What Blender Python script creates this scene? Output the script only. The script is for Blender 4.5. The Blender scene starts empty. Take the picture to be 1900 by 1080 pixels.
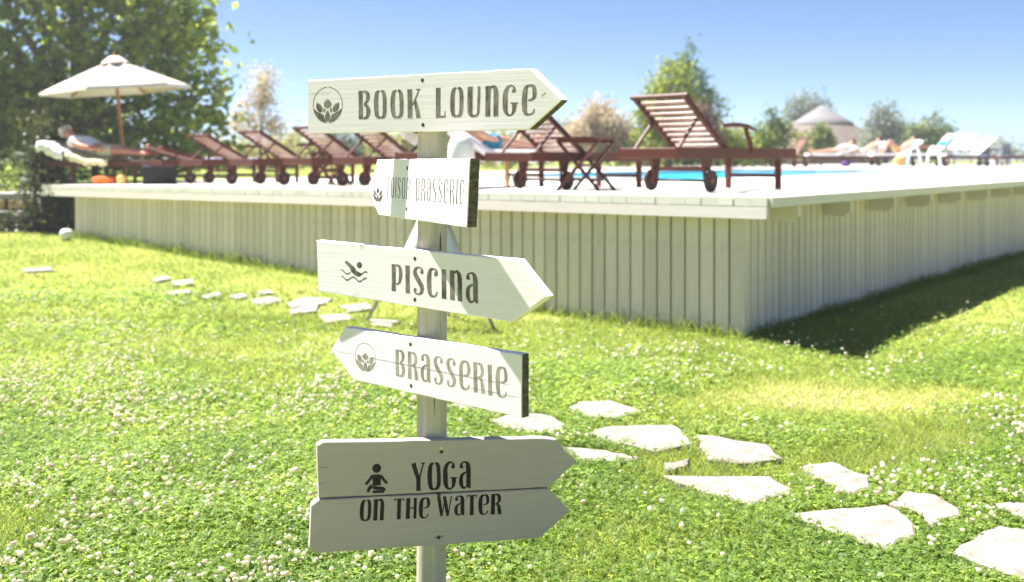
import bpy, bmesh, math, random
import numpy as np
from mathutils import Vector, Matrix

R = math.radians
scene = bpy.context.scene
COL = scene.collection

# ------------------------------------------------------------------ camera
cam_d = bpy.data.cameras.new('camera')
cam_d.sensor_width = 36.0
cam_d.lens = 36.0
cam_d.shift_y = -245.0 / 1900.0
cam_d.clip_start = 0.05
cam_d.clip_end = 3000
cam_d.dof.use_dof = True
cam_d.dof.focus_distance = 2.95
cam_d.dof.aperture_fstop = 2.9
cam = bpy.data.objects.new('camera', cam_d)
COL.objects.link(cam)
cam.location = (0, 0, 1.35)
cam.rotation_euler = (R(90), 0, 0)
scene.camera = cam

# ------------------------------------------------------------------ sky, sun, exposure
SUN_EL, SUN_AZ = R(60.0), R(-62.0)
world = bpy.data.worlds.new('World')
scene.world = world
world.use_nodes = True
nt = world.node_tree
nt.nodes.clear()
sky = nt.nodes.new('ShaderNodeTexSky')
sky.sky_type = 'NISHITA'
sky.sun_disc = False
sky.sun_elevation = SUN_EL
sky.sun_rotation = SUN_AZ
sky.altitude = 0
sky.air_density = 0.45
sky.dust_density = 0.15
sky.ozone_density = 4.2
bg = nt.nodes.new('ShaderNodeBackground')
bg.inputs['Strength'].default_value = 0.05
wo = nt.nodes.new('ShaderNodeOutputWorld')
nt.links.new(sky.outputs[0], bg.inputs[0])
nt.links.new(bg.outputs[0], wo.inputs[0])

sun_d = bpy.data.lights.new('sun', 'SUN')
sun_d.energy = 5.0
sun_d.angle = R(0.53)
sun_d.color = (1.0, 0.96, 0.905)
sun = bpy.data.objects.new('sun', sun_d)
COL.objects.link(sun)
sun_dir = Vector((math.sin(SUN_AZ) * math.cos(SUN_EL), math.cos(SUN_AZ) * math.cos(SUN_EL), math.sin(SUN_EL)))
sun.rotation_euler = sun_dir.to_track_quat('Z', 'Y').to_euler()
sun.location = sun_dir * 60

vs = scene.view_settings
vs.view_transform = 'Standard'
vs.look = 'None'
vs.gamma = 1.0
vs.use_curve_mapping = False
vs.exposure = 1.92
try:
    scene.cycles.use_denoising = True
    scene.cycles.max_bounces = 8
    scene.cycles.transparent_max_bounces = 8
    scene.cycles.sample_clamp_indirect = 8.0
    scene.cycles.caustics_reflective = False
    scene.cycles.caustics_refractive = False
except Exception:
    pass

# ------------------------------------------------------------------ helpers
def tag(o, label=None, cat=None, group=None, kind=None):
    if label: o['label'] = label
    if cat: o['category'] = cat
    if group: o['group'] = group
    if kind: o['kind'] = kind
    return o

def empty(name, loc=(0, 0, 0), rz=0.0, label=None, cat=None, group=None, kind=None):
    o = bpy.data.objects.new(name, None)
    o.empty_display_size = 0.1
    COL.objects.link(o)
    o.location = loc
    o.rotation_euler = (0, 0, rz)
    return tag(o, label, cat, group, kind)

def link(name, me, parent=None, loc=(0, 0, 0), rot=(0, 0, 0), scale=(1, 1, 1)):
    o = bpy.data.objects.new(name, me)
    COL.objects.link(o)
    o.location = loc
    o.rotation_euler = rot
    o.scale = scale
    if parent is not None: o.parent = parent
    return o

def copy_tree(o, parent=None, table=None):
    c = o.copy()
    COL.objects.link(c)
    if parent is not None: c.parent = parent
    for ch in [x for x in o.children]:
        copy_tree(ch, c)
    return c

class MB:
    def __init__(s): s.v = []; s.f = []; s.smooth = False
    def add(s, verts, faces):
        b = len(s.v); s.v += [tuple(p) for p in verts]; s.f += [tuple(i + b for i in f) for f in faces]; return s
    def box(s, c, d, rot=None, ch=0.0):
        """box centred at c with full dims d, optional rotation matrix, optional chamfered long edges"""
        x, y, z = d[0] / 2, d[1] / 2, d[2] / 2
        if ch <= 0:
            vs_ = [(-x,-y,-z),(x,-y,-z),(x,y,-z),(-x,y,-z),(-x,-y,z),(x,-y,z),(x,y,z),(-x,y,z)]
            fs = [(0,3,2,1),(4,5,6,7),(0,1,5,4),(1,2,6,5),(2,3,7,6),(3,0,4,7)]
        else:
            ax = max(range(3), key=lambda i: d[i]); h = [x, y, z]
            a, b = [i for i in range(3) if i != ax]
            prof = []
            for sa, sb in ((-1,-1),(1,-1),(1,1),(-1,1)):
                p1 = [sa * (h[a] - ch), sb * h[b]]; p2 = [sa * h[a], sb * (h[b] - ch)]
                prof += [p1, p2] if sa * sb > 0 else [p2, p1]
            # order consistently counter clockwise
            prof.sort(key=lambda p: math.atan2(p[1], p[0]))
            n = len(prof); vs_ = []
            for e in (-1, 1):
                for p in prof:
                    q = [0, 0, 0]; q[ax] = e * h[ax]; q[a] = p[0]; q[b] = p[1]; vs_.append(tuple(q))
            fs = [tuple(range(n))[::-1], tuple(range(n, 2 * n))] + [(i, (i + 1) % n, n + (i + 1) % n, n + i) for i in range(n)]
        m = rot if rot is not None else Matrix.Identity(3)
        return s.add([Vector(c) + m @ Vector(p) for p in vs_], fs)
    def bar(s, a, b, w, h, up=(0, 0, 1), ch=0.0):
        a, b = Vector(a), Vector(b); d = b - a; L = d.length; X = d.normalized()
        Y = Vector(up).cross(X)
        if Y.length < 1e-4: Y = Vector((0, 1, 0)).cross(X)
        Y.normalize(); Z = X.cross(Y)
        m = Matrix((X, Y, Z)).transposed()
        return s.box((a + b) / 2, (L, w, h), m, ch)
    def tube(s, pts, rad, n=10, cap=True):
        pts = [Vector(p) for p in pts]
        if not hasattr(rad, '__len__'): rad = [rad] * len(pts)
        rings = []; prev = None
        for i, p in enumerate(pts):
            t = (pts[min(i + 1, len(pts) - 1)] - pts[max(i - 1, 0)]).normalized()
            if prev is None:
                ref = Vector((0, 0, 1)) if abs(t.z) < 0.9 else Vector((1, 0, 0))
                X = ref.cross(t).normalized()
            else:
                X = (prev - t * prev.dot(t)).normalized()
            prev = X; Y = t.cross(X)
            rings.append([p + (X * math.cos(2 * math.pi * k / n) + Y * math.sin(2 * math.pi * k / n)) * rad[i] for k in range(n)])
        vs_ = [q for r in rings for q in r]; fs = []
        for i in range(len(pts) - 1):
            for k in range(n):
                fs.append((i * n + k, i * n + (k + 1) % n, (i + 1) * n + (k + 1) % n, (i + 1) * n + k))
        if cap:
            fs.append(tuple(range(n))[::-1]); fs.append(tuple((len(pts) - 1) * n + k for k in range(n)))
        return s.add(vs_, fs)
    def lathe(s, prof, n=20, c=(0, 0, 0), axis='z'):
        vs_ = []; fs = []
        for r, z in prof:
            for k in range(n):
                a = 2 * math.pi * k / n
                p = (r * math.cos(a), r * math.sin(a), z)
                if axis == 'y': p = (p[0], p[2], p[1])
                vs_.append((p[0] + c[0], p[1] + c[1], p[2] + c[2]))
        for i in range(len(prof) - 1):
            for k in range(n):
                fs.append((i * n + k, i * n + (k + 1) % n, (i + 1) * n + (k + 1) % n, (i + 1) * n + k))
        return s.add(vs_, fs)
    def mesh(s, name, mat, smooth=None):
        me = bpy.data.meshes.new(name); me.from_pydata(s.v, [], s.f)
        bm = bmesh.new(); bm.from_mesh(me)
        bmesh.ops.recalc_face_normals(bm, faces=bm.faces); bm.to_mesh(me); bm.free()
        if mat is not None: me.materials.append(mat)
        if smooth or (smooth is None and s.smooth):
            me.polygons.foreach_set('use_smooth', [True] * len(me.polygons))
        me.update(); return me
    def obj(s, name, mat, parent=None, loc=(0, 0, 0), smooth=None):
        return link(name, s.mesh(name, mat, smooth), parent, loc)

def np_mesh(name, verts, faces, mat, tint=None, smooth=False):
    """verts (N,3) array, faces (M,k) array of equal sided faces"""
    me = bpy.data.meshes.new(name)
    nv, (nf, k) = len(verts), faces.shape
    me.vertices.add(nv); me.vertices.foreach_set('co', np.ascontiguousarray(verts, dtype=np.float32).ravel())
    me.loops.add(nf * k); me.loops.foreach_set('vertex_index', faces.astype(np.int32).ravel())
    me.polygons.add(nf)
    me.polygons.foreach_set('loop_start', np.arange(0, nf * k, k, dtype=np.int32))
    me.polygons.foreach_set('loop_total', np.full(nf, k, dtype=np.int32))
    if smooth: me.polygons.foreach_set('use_smooth', np.ones(nf, dtype=bool))
    me.materials.append(mat)
    if tint is not None:
        at = me.attributes.new('tint', 'FLOAT', 'POINT')
        at.data.foreach_set('value', np.ascontiguousarray(tint, dtype=np.float32))
    me.update(calc_edges=True); me.validate()
    return me

# ------------------------------------------------------------------ materials
def new_mat(name):
    m = bpy.data.materials.new(name); m.use_nodes = True
    t = m.node_tree; t.nodes.clear()
    out = t.nodes.new('ShaderNodeOutputMaterial')
    return m, t, out

def principled(t, out, rough=0.6, spec=0.3, metal=0.0):
    p = t.nodes.new('ShaderNodeBsdfPrincipled')
    p.inputs['Roughness'].default_value = rough
    p.inputs['Metallic'].default_value = metal
    if 'Specular IOR Level' in p.inputs: p.inputs['Specular IOR Level'].default_value = spec
    t.links.new(p.outputs[0], out.inputs[0])
    return p

def noise(t, scale=5, detail=4, rough=0.55, stretch=None, coord='Object', dist=0.0):
    tc = t.nodes.new('ShaderNodeTexCoord'); n = t.nodes.new('ShaderNodeTexNoise')
    n.inputs['Scale'].default_value = scale; n.inputs['Detail'].default_value = detail
    n.inputs['Roughness'].default_value = rough; n.inputs['Distortion'].default_value = dist
    src = tc.outputs[coord]
    if stretch:
        mp = t.nodes.new('ShaderNodeMapping'); mp.inputs['Scale'].default_value = stretch
        t.links.new(src, mp.inputs[0]); src = mp.outputs[0]
    t.links.new(src, n.inputs['Vector'])
    return n

def ramp(t, src, stops):
    r = t.nodes.new('ShaderNodeValToRGB'); el = r.color_ramp.elements
    while len(el) < len(stops): el.new(0.5)
    for e, (p, c) in zip(el, stops): e.position = p; e.color = (*c, 1)
    t.links.new(src, r.inputs[0]); return r

def mixc(t, a, b, fac, mode='MIX'):
    m = t.nodes.new('ShaderNodeMix'); m.data_type = 'RGBA'; m.blend_type = mode
    for i, x in ((0, fac), (6, a), (7, b)):
        if hasattr(x, 'links'): t.links.new(x, m.inputs[i])
        else: m.inputs[i].default_value = x if i == 0 else (*x, 1)
    return m.outputs[2]

def bump(t, p, src, strength=0.2, dist=0.01):
    b = t.nodes.new('ShaderNodeBump'); b.inputs['Strength'].default_value = strength
    b.inputs['Distance'].default_value = dist
    t.links.new(src, b.inputs['Height']); t.links.new(b.outputs[0], p.inputs['Normal'])

def wood_mat(name, c1, c2, grain=(2, 40, 40), scale=3, rough=0.6, bmp=0.25, rnd=0.12, spec=0.3, dirt=None):
    m, t, out = new_mat(name); p = principled(t, out, rough, spec)
    n = noise(t, scale, 5, 0.6, grain)
    col = ramp(t, n.outputs[0], [(0.3, c1), (0.7, c2)]).outputs[0]
    if dirt:
        n2 = noise(t, dirt[1], 4, 0.6)
        f = ramp(t, n2.outputs[0], [(dirt[2], (0, 0, 0)), (dirt[3], (1, 1, 1))]).outputs[0]
        col = mixc(t, col, dirt[0], f)
    if rnd:
        oi = t.nodes.new('ShaderNodeObjectInfo')
        mr = t.nodes.new('ShaderNodeMapRange'); mr.inputs[3].default_value = 1 - rnd; mr.inputs[4].default_value = 1 + rnd
        t.links.new(oi.outputs['Random'], mr.inputs[0])
        hs = t.nodes.new('ShaderNodeHueSaturation'); t.links.new(mr.outputs[0], hs.inputs['Value']); t.links.new(col, hs.inputs['Color'])
        col = hs.outputs[0]
    t.links.new(col, p.inputs['Base Color'])
    if bmp: bump(t, p, n.outputs[0], bmp, 0.004)
    return m

def plain_mat(name, c1, c2=None, scale=8, rough=0.7, spec=0.3, bmp=0.0, metal=0.0, dist=0.01):
    m, t, out = new_mat(name); p = principled(t, out, rough, spec, metal)
    n = noise(t, scale, 4)
    c2 = c2 or tuple(min(1, x * 1.15) for x in c1)
    t.links.new(ramp(t, n.outputs[0], [(0.3, c1), (0.7, c2)]).outputs[0], p.inputs['Base Color'])
    if bmp: bump(t, p, n.outputs[0], bmp, dist)
    return m

def leaf_mat(name, stops, trans=0.45, tboost=1.5, rough=0.5):
    """stops: colours over the per-leaf tint attribute"""
    m, t, out = new_mat(name)
    a = t.nodes.new('ShaderNodeAttribute'); a.attribute_name = 'tint'
    r = ramp(t, a.outputs['Fac'], stops)
    p = t.nodes.new('ShaderNodeBsdfPrincipled'); p.inputs['Roughness'].default_value = rough
    p.inputs['Specular IOR Level'].default_value = 0.35
    t.links.new(r.outputs[0], p.inputs['Base Color'])
    tr = t.nodes.new('ShaderNodeBsdfTranslucent')
    c = mixc(t, r.outputs[0], (tboost * 1.02, tboost, tboost * 0.7), 1.0, 'MULTIPLY')
    t.links.new(c, tr.inputs[0])
    mx = t.nodes.new('ShaderNodeMixShader'); mx.inputs[0].default_value = trans
    t.links.new(p.outputs[0], mx.inputs[1]); t.links.new(tr.outputs[0], mx.inputs[2])
    t.links.new(mx.outputs[0], out.inputs[0])
    return m

M = {}
M['white_board'] = wood_mat('weathered_white_paint', (0.79, 0.725, 0.775), (0.85, 0.79, 0.84), (2, 2, 60), 2.2, 0.62, 0.10, 0.03,
                            dirt=((0.50, 0.45, 0.36), 9, 0.66, 0.90))
M['shaded_board'] = wood_mat('shaded_white_paint', (0.42, 0.37, 0.375), (0.47, 0.415, 0.42), (2, 2, 60), 2.2, 0.6, 0.10, 0.03,
                           dirt=((0.36, 0.33, 0.27), 11, 0.68, 0.86))  # darker copy of the white board paint, shade put into the colour
M['end_grain'] = wood_mat('dark_end_grain', (0.025, 0.02, 0.016), (0.17, 0.14, 0.11), (14, 14, 60), 3.0, 0.85, 0.8, 0)
M['post'] = wood_mat('weathered_post', (0.40, 0.36, 0.30), (0.58, 0.53, 0.45), (26, 26, 1.6), 2.5, 0.75, 0.5, 0,
                     dirt=((0.20, 0.18, 0.14), 7, 0.60, 0.85))
M['screw'] = plain_mat('rusty_screw', (0.035, 0.02, 0.015), (0.09, 0.05, 0.03), 200, 0.6)
M['screw_ring'] = plain_mat('pale_screw', (0.45, 0.40, 0.28), (0.6, 0.55, 0.4), 200, 0.4, metal=0.6)

def letter_mat(name, ink, base, wear):
    m, t, out = new_mat(name); p = principled(t, out, 0.7, 0.2)
    n = noise(t, 2.0, 6, 0.65, (90, 90, 9)); n2 = noise(t, 26, 4, 0.6)
    ad = t.nodes.new('ShaderNodeMath'); ad.operation = 'ADD'
    t.links.new(n.outputs[0], ad.inputs[0]); t.links.new(n2.outputs[0], ad.inputs[1])
    f = ramp(t, ad.outputs[0], [(max(0, wear - 0.16), (0, 0, 0)), (min(1, wear + 0.16), (1, 1, 1))])
    ad2 = t.nodes.new('ShaderNodeMath'); ad2.operation = 'MULTIPLY'; ad2.inputs[1].default_value = 0.5
    t.links.new(ad.outputs[0], ad2.inputs[0]); t.links.new(ad2.outputs[0], f.inputs[0])
    t.links.new(mixc(t, ink, base, f.outputs[0]), p.inputs['Base Color'])
    return m
M['ink_worn'] = letter_mat('worn_grey_lettering', (0.08, 0.068, 0.058), (0.36, 0.32, 0.275), 0.53)
M['ink_faded'] = letter_mat('faded_lettering', (0.16, 0.145, 0.12), (0.46, 0.42, 0.35), 0.50)
M['ink_pale'] = letter_mat('pale_lettering', (0.045, 0.042, 0.038), (0.15, 0.14, 0.125), 0.54)
M['ink_mid'] = letter_mat('grey_black_lettering', (0.05, 0.046, 0.042), (0.34, 0.30, 0.26), 0.54)
M['ink_black'] = letter_mat('black_lettering', (0.012, 0.012, 0.012), (0.06, 0.055, 0.05), 0.62)

M['plank'] = wood_mat('sage_painted_plank', (0.68, 0.585, 0.51), (0.78, 0.685, 0.60), (18, 18, 1.2), 2, 0.6, 0.2, 0.10,
                      dirt=((0.54, 0.47, 0.36), 5.0, 0.55, 0.85))
M['backing'] = plain_mat('dark_backing', (0.10, 0.09, 0.065), (0.13, 0.115, 0.085), 3)
M['deck'] = wood_mat('white_deck_paint', (0.66, 0.62, 0.56), (0.76, 0.73, 0.67), (1, 1, 1), 3, 0.6, 0.1, 0.05)
M['fascia'] = wood_mat('pale_fascia_paint', (0.74, 0.66, 0.63), (0.82, 0.74, 0.71), (2, 2, 20), 2, 0.55, 0.15, 0.03)
M['teak'] = wood_mat('red_brown_teak', (0.055, 0.014, 0.010), (0.11, 0.032, 0.022), (3, 30, 30), 4, 0.5, 0.2, 0.08, 0.22)
M['slat'] = wood_mat('sheen_lightened_teak_slat', (0.24, 0.12, 0.10), (0.36, 0.20, 0.17), (20, 20, 20), 4, 0.32, 0.1, 0.10, 0.6)  # slat colour lightened for the sky and deck mirrored in the varnish
M['tyre'] = plain_mat('dark_wheel', (0.035, 0.018, 0.015), (0.06, 0.03, 0.025), 20, 0.6)
M['hub'] = plain_mat('wheel_hub', (0.16, 0.065, 0.045), (0.22, 0.09, 0.06), 20, 0.5)
M['pale_leg'] = wood_mat('sunlit_tone_leg', (0.42, 0.27, 0.11), (0.50, 0.33, 0.15), (20, 20, 2), 3, 0.55, 0.1, 0.05)  # paler copy of the leg wood, sunlight put into its colour
M['towel'] = plain_mat('white_towel', (0.74, 0.74, 0.75), (0.82, 0.82, 0.82), 60, 0.95, 0.1, 0.4, dist=0.004)
M['cream_towel'] = plain_mat('cream_towel', (0.62, 0.55, 0.36), (0.70, 0.64, 0.44), 40, 0.95, 0.1, 0.3, dist=0.004)
M['yellow_towel'] = plain_mat('yellow_towel', (0.62, 0.40, 0.12), (0.70, 0.50, 0.2), 40, 0.95, 0.1, 0.3, dist=0.004)
M['teal'] = plain_mat('teal_towel', (0.0, 0.26, 0.36), (0.0, 0.32, 0.42), 30, 0.9, 0.1, 0.2)
M['purple'] = plain_mat('purple_bag', (0.10, 0.04, 0.22), (0.14, 0.06, 0.28), 20, 0.8)
M['black_bag'] = plain_mat('black_bag', (0.014, 0.012, 0.016), (0.025, 0.022, 0.028), 20, 0.75)
M['orange'] = plain_mat('orange_cloth', (0.62, 0.12, 0.02), (0.72, 0.20, 0.04), 20, 0.8)
M['lilac'] = plain_mat('lilac_towel', (0.42, 0.38, 0.62), (0.52, 0.48, 0.70), 30, 0.9)
M['canvas'] = plain_mat('cream_canvas', (0.58, 0.53, 0.46), (0.66, 0.61, 0.54), 5, 0.9, 0.1, 0.15)
M['white_canvas'] = plain_mat('white_canvas', (0.72, 0.71, 0.69), (0.80, 0.79, 0.77), 5, 0.9, 0.1, 0.15)
M['pole_wood'] = wood_mat('pole_wood', (0.36, 0.15, 0.06), (0.46, 0.21, 0.09), (20, 20, 2), 3, 0.5, 0.1, 0)
M['beam_wood'] = wood_mat('beam_wood', (0.40, 0.19, 0.09), (0.5, 0.25, 0.13), (2, 20, 20), 3, 0.6, 0.1, 0.04)
M['skin'] = plain_mat('sun_tanned_skin', (0.50, 0.27, 0.18), (0.58, 0.34, 0.24), 6, 0.55, 0.3)
M['red_skin'] = plain_mat('sunburnt_skin', (0.50, 0.20, 0.15), (0.58, 0.26, 0.19), 6, 0.55, 0.3)
M['hair_dark'] = plain_mat('dark_hair', (0.03, 0.02, 0.015), (0.06, 0.04, 0.03), 60, 0.6)
M['hair_grey'] = plain_mat('grey_hair', (0.40, 0.36, 0.33), (0.55, 0.50, 0.46), 60, 0.7)
M['shirt'] = plain_mat('white_shirt', (0.66, 0.68, 0.74), (0.76, 0.77, 0.82), 20, 0.9)
M['shorts'] = plain_mat('blue_shorts', (0.02, 0.13, 0.30), (0.04, 0.34, 0.42), 16, 0.85)
M['water'], t_, o_ = new_mat('pool_water')
p_ = principled(t_, o_, 0.22, 0.25)
n_ = noise(t_, 3.0, 4, 0.6, (1, 2.2, 1))
t_.links.new(ramp(t_, n_.outputs[0], [(0.3, (0.010, 0.26, 0.46)), (0.75, (0.04, 0.42, 0.60))]).outputs[0], p_.inputs['Base Color'])
bump(t_, p_, n_.outputs[0], 0.5, 0.05)
M['pool_tile'] = plain_mat('pool_tile', (0.03, 0.30, 0.50), (0.05, 0.38, 0.58), 6, 0.4)
M['steel'] = plain_mat('polished_steel', (0.60, 0.62, 0.64), (0.75, 0.76, 0.78), 10, 0.18, metal=0.8)
M['paving'] = plain_mat('pale_paving', (0.38, 0.36, 0.33), (0.48, 0.46, 0.43), 1.5, 0.8)
M['stone'] = plain_mat('pale_flagstone', (0.17, 0.15, 0.125), (0.33, 0.305, 0.27), 14, 0.85, 0.2, 0.9, dist=0.02)
M['sleeper'] = wood_mat('yellow_timber', (0.42, 0.27, 0.09), (0.56, 0.40, 0.18), (2, 20, 20), 3, 0.7, 0.3, 0.1)
M['globe'] = plain_mat('white_globe', (0.78, 0.77, 0.75), (0.82, 0.81, 0.80), 4, 0.3)
M['thatch'] = wood_mat('grey_thatch', (0.13, 0.10, 0.088), (0.20, 0.16, 0.14), (14, 14, 2), 3, 0.95, 0.6, 0)
M['thatch_top'] = wood_mat('pale_thatch', (0.15, 0.145, 0.15), (0.22, 0.21, 0.215), (14, 14, 2), 3, 0.95, 0.6, 0)
M['bark'] = wood_mat('bark', (0.10, 0.075, 0.055), (0.22, 0.17, 0.13), (12, 12, 2), 4, 0.9, 0.8, 0)
M['grey_metal'] = plain_mat('grey_metal', (0.13, 0.14, 0.16), (0.2, 0.21, 0.24), 6, 0.5)
M['blue_cloth'] = plain_mat('blue_cloth', (0.10, 0.14, 0.26), (0.16, 0.2, 0.33), 12, 0.85)
M['pink_pad'] = plain_mat('dusty_pink_pad', (0.42, 0.26, 0.26), (0.5, 0.33, 0.32), 12, 0.9)
M['tower_white'] = plain_mat('white_paint', (0.7, 0.7, 0.7), (0.78, 0.78, 0.77), 6, 0.6)

M['grass'] = leaf_mat('grass_blades', [(0.0, (0.10, 0.145, 0.027)), (0.35, (0.208, 0.272, 0.055)), (0.7, (0.33, 0.355, 0.11)), (0.86, (0.42, 0.39, 0.20)), (1.0, (0.50, 0.465, 0.36))], 0.5, 1.6)
M['clover'] = leaf_mat('clover_leaves', [(0.0, (0.085, 0.15, 0.033)), (0.5, (0.205, 0.30, 0.06)), (1.0, (0.385, 0.44, 0.14))], 0.58, 1.8)
M['flower'] = leaf_mat('clover_flower', [(0.0, (0.56, 0.49, 0.45)), (0.4, (0.72, 0.69, 0.63)), (1.0, (0.79, 0.78, 0.72))], 0.5, 1.15, 0.9)

# lawn ground: soil and thatch below the blades, with straw-dry patches
def lawn_material():
    m, t, out = new_mat('lawn_ground'); p = principled(t, out, 0.95, 0.1)
    n = noise(t, 0.55, 5, 0.6); n2 = noise(t, 35, 5, 0.7)
    base = ramp(t, n.outputs[0], [(0.30, (0.125, 0.175, 0.034)), (0.52, (0.245, 0.28, 0.065)), (0.70, (0.36, 0.345, 0.13))]).outputs[0]
    fine = ramp(t, n2.outputs[0], [(0.3, (0.55, 0.6, 0.5)), (0.7, (1.25, 1.2, 1.1))]).outputs[0]
    t.links.new(mixc(t, base, fine, 1.0, 'MULTIPLY'), p.inputs['Base Color'])
    bump(t, p, n2.outputs[0], 0.6, 0.03)
    return m
M['lawn'] = lawn_material()

# ------------------------------------------------------------------ deck frame of reference
H0 = 1.073                                        # deck height at the near corner
C0 = np.array((1.8405, 7.4104))                   # near corner of the deck edge
U = np.array((-0.74314, 0.66913)); V = np.array((0.62932, 0.77715))
WC = np.array((1.743, 7.70))                      # near corner of the plank wall
NF = np.array((-0.66913, -0.74314)); NR = np.array((0.77715, -0.62932))
def P2(u, v): return C0 + U * u + V * v
def zdeck(u, v): return H0 - 0.0095 * u * max(0.0, 1 - v / 12.0)
def deck_pt(u, v, dz=0.0):
    p = P2(u, v); return (p[0], p[1], zdeck(u, v) + dz)
def uv_of(x, y):
    d = np.array((x, y)) - C0
    det = U[0] * V[1] - U[1] * V[0]
    return ((d[0] * V[1] - d[1] * V[0]) / det, (U[0] * d[1] - U[1] * d[0]) / det)

def ground_z(x, y):
    x = np.asarray(x, float); y = np.asarray(y, float)
    s = (x - WC[0]) * U[0] + (y - WC[1]) * U[1]
    z = np.minimum(0.24, 0.021 * np.maximum(0, s - 1.6))
    # small dip beside the near corner of the deck, shallow undulation elsewhere
    z = z - 0.05 * np.exp(-(((x - 2.4) / 0.8) ** 2 + ((y - 7.0) / 0.9) ** 2))
    z = z + 0.012 * np.sin(x * 1.7 + 0.6) * np.sin(y * 1.3)
    return z

# value noise for planting patterns
_rs = np.random.RandomState(11); _grid = _rs.rand(64, 64)
def vnoise(x, y, f):
    x = np.asarray(x) * f + 100.3; y = np.asarray(y) * f + 57.7
    xi = np.floor(x).astype(int); yi = np.floor(y).astype(int); fx = x - xi; fy = y - yi
    fx = fx * fx * (3 - 2 * fx); fy = fy * fy * (3 - 2 * fy)
    g = lambda a, b: _grid[a % 64, b % 64]
    return (g(xi, yi) * (1 - fx) * (1 - fy) + g(xi + 1, yi) * fx * (1 - fy) + g(xi, yi + 1) * (1 - fx) * fy + g(xi + 1, yi + 1) * fx * fy)

# ------------------------------------------------------------------ ground
def build_lawn():
    xs = np.concatenate([[-240, -120, -80, -40], np.arange(-24, 24.1, 0.4), [40, 80, 120, 240]])
    ys = np.concatenate([[-30, -10, -4], np.arange(0, 26.1, 0.4), [40, 80, 120, 240]])
    X, Y = np.meshgrid(xs, ys); Z = ground_z(X, Y)
    nx, ny = len(xs), len(ys)
    idx = np.arange(nx * ny).reshape(ny, nx)
    f = np.stack([idx[:-1, :-1], idx[:-1, 1:], idx[1:, 1:], idx[1:, :-1]], -1).reshape(-1, 4)
    me = np_mesh('lawn', np.stack([X, Y, Z], -1).reshape(-1, 3), f, M['lawn'], smooth=True)
    return tag(link('lawn', me), kind='structure')
build_lawn()

def prism(poly, z0, z1):
    n = len(poly)
    mb = MB(); mb.add([(x, y, z0) for x, y in poly] + [(x, y, z1) for x, y in poly],
                      [tuple(range(n))[::-1], tuple(range(n, 2 * n))] + [(i, (i + 1) % n, n + (i + 1) % n, n + i) for i in range(n)])
    return mb
ta, tb = P2(12.6, 2.2), P2(12.6, 18.45)
tc_, td_ = P2(18, 18.45), P2(18, 52)
te_ = P2(-30, 52)
garden = [(-60, 21), (-8.6, 21), tuple(ta), tuple(tb), tuple(tc_), tuple(td_), tuple(te_), (150, 70), (235, 235), (-235, 235), (-200, 60)]
tag(prism(garden, 0.3, 0.98).obj('garden_lawn', M['lawn']), kind='structure')
bank = MB().add([(-60, 17.2, 0.2), (-6.9, 17.2, 0.2), (-6.9, 17.2, 0.73), (-60, 17.2, 0.73), (-60, 21.4, 0.2), (-8.4, 21.4, 0.2), (-8.4, 21.4, 0.985), (-60, 21.4, 0.985)],
                [(0, 1, 2, 3), (3, 2, 6, 7), (1, 5, 6, 2), (0, 3, 7, 4), (4, 7, 6, 5), (0, 4, 5, 1)])
tag(bank.obj('grass_bank', M['lawn']), kind='structure')
terr = [tuple(P2(-0.2, 18.55)), tuple(P2(-0.2, 51.9)), tuple(P2(17.95, 51.9)), tuple(P2(17.95, 18.55))]
tag(prism(terr, 0.25, H0 - 0.004).obj('paved_terrace', M['paving']), kind='structure')

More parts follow.
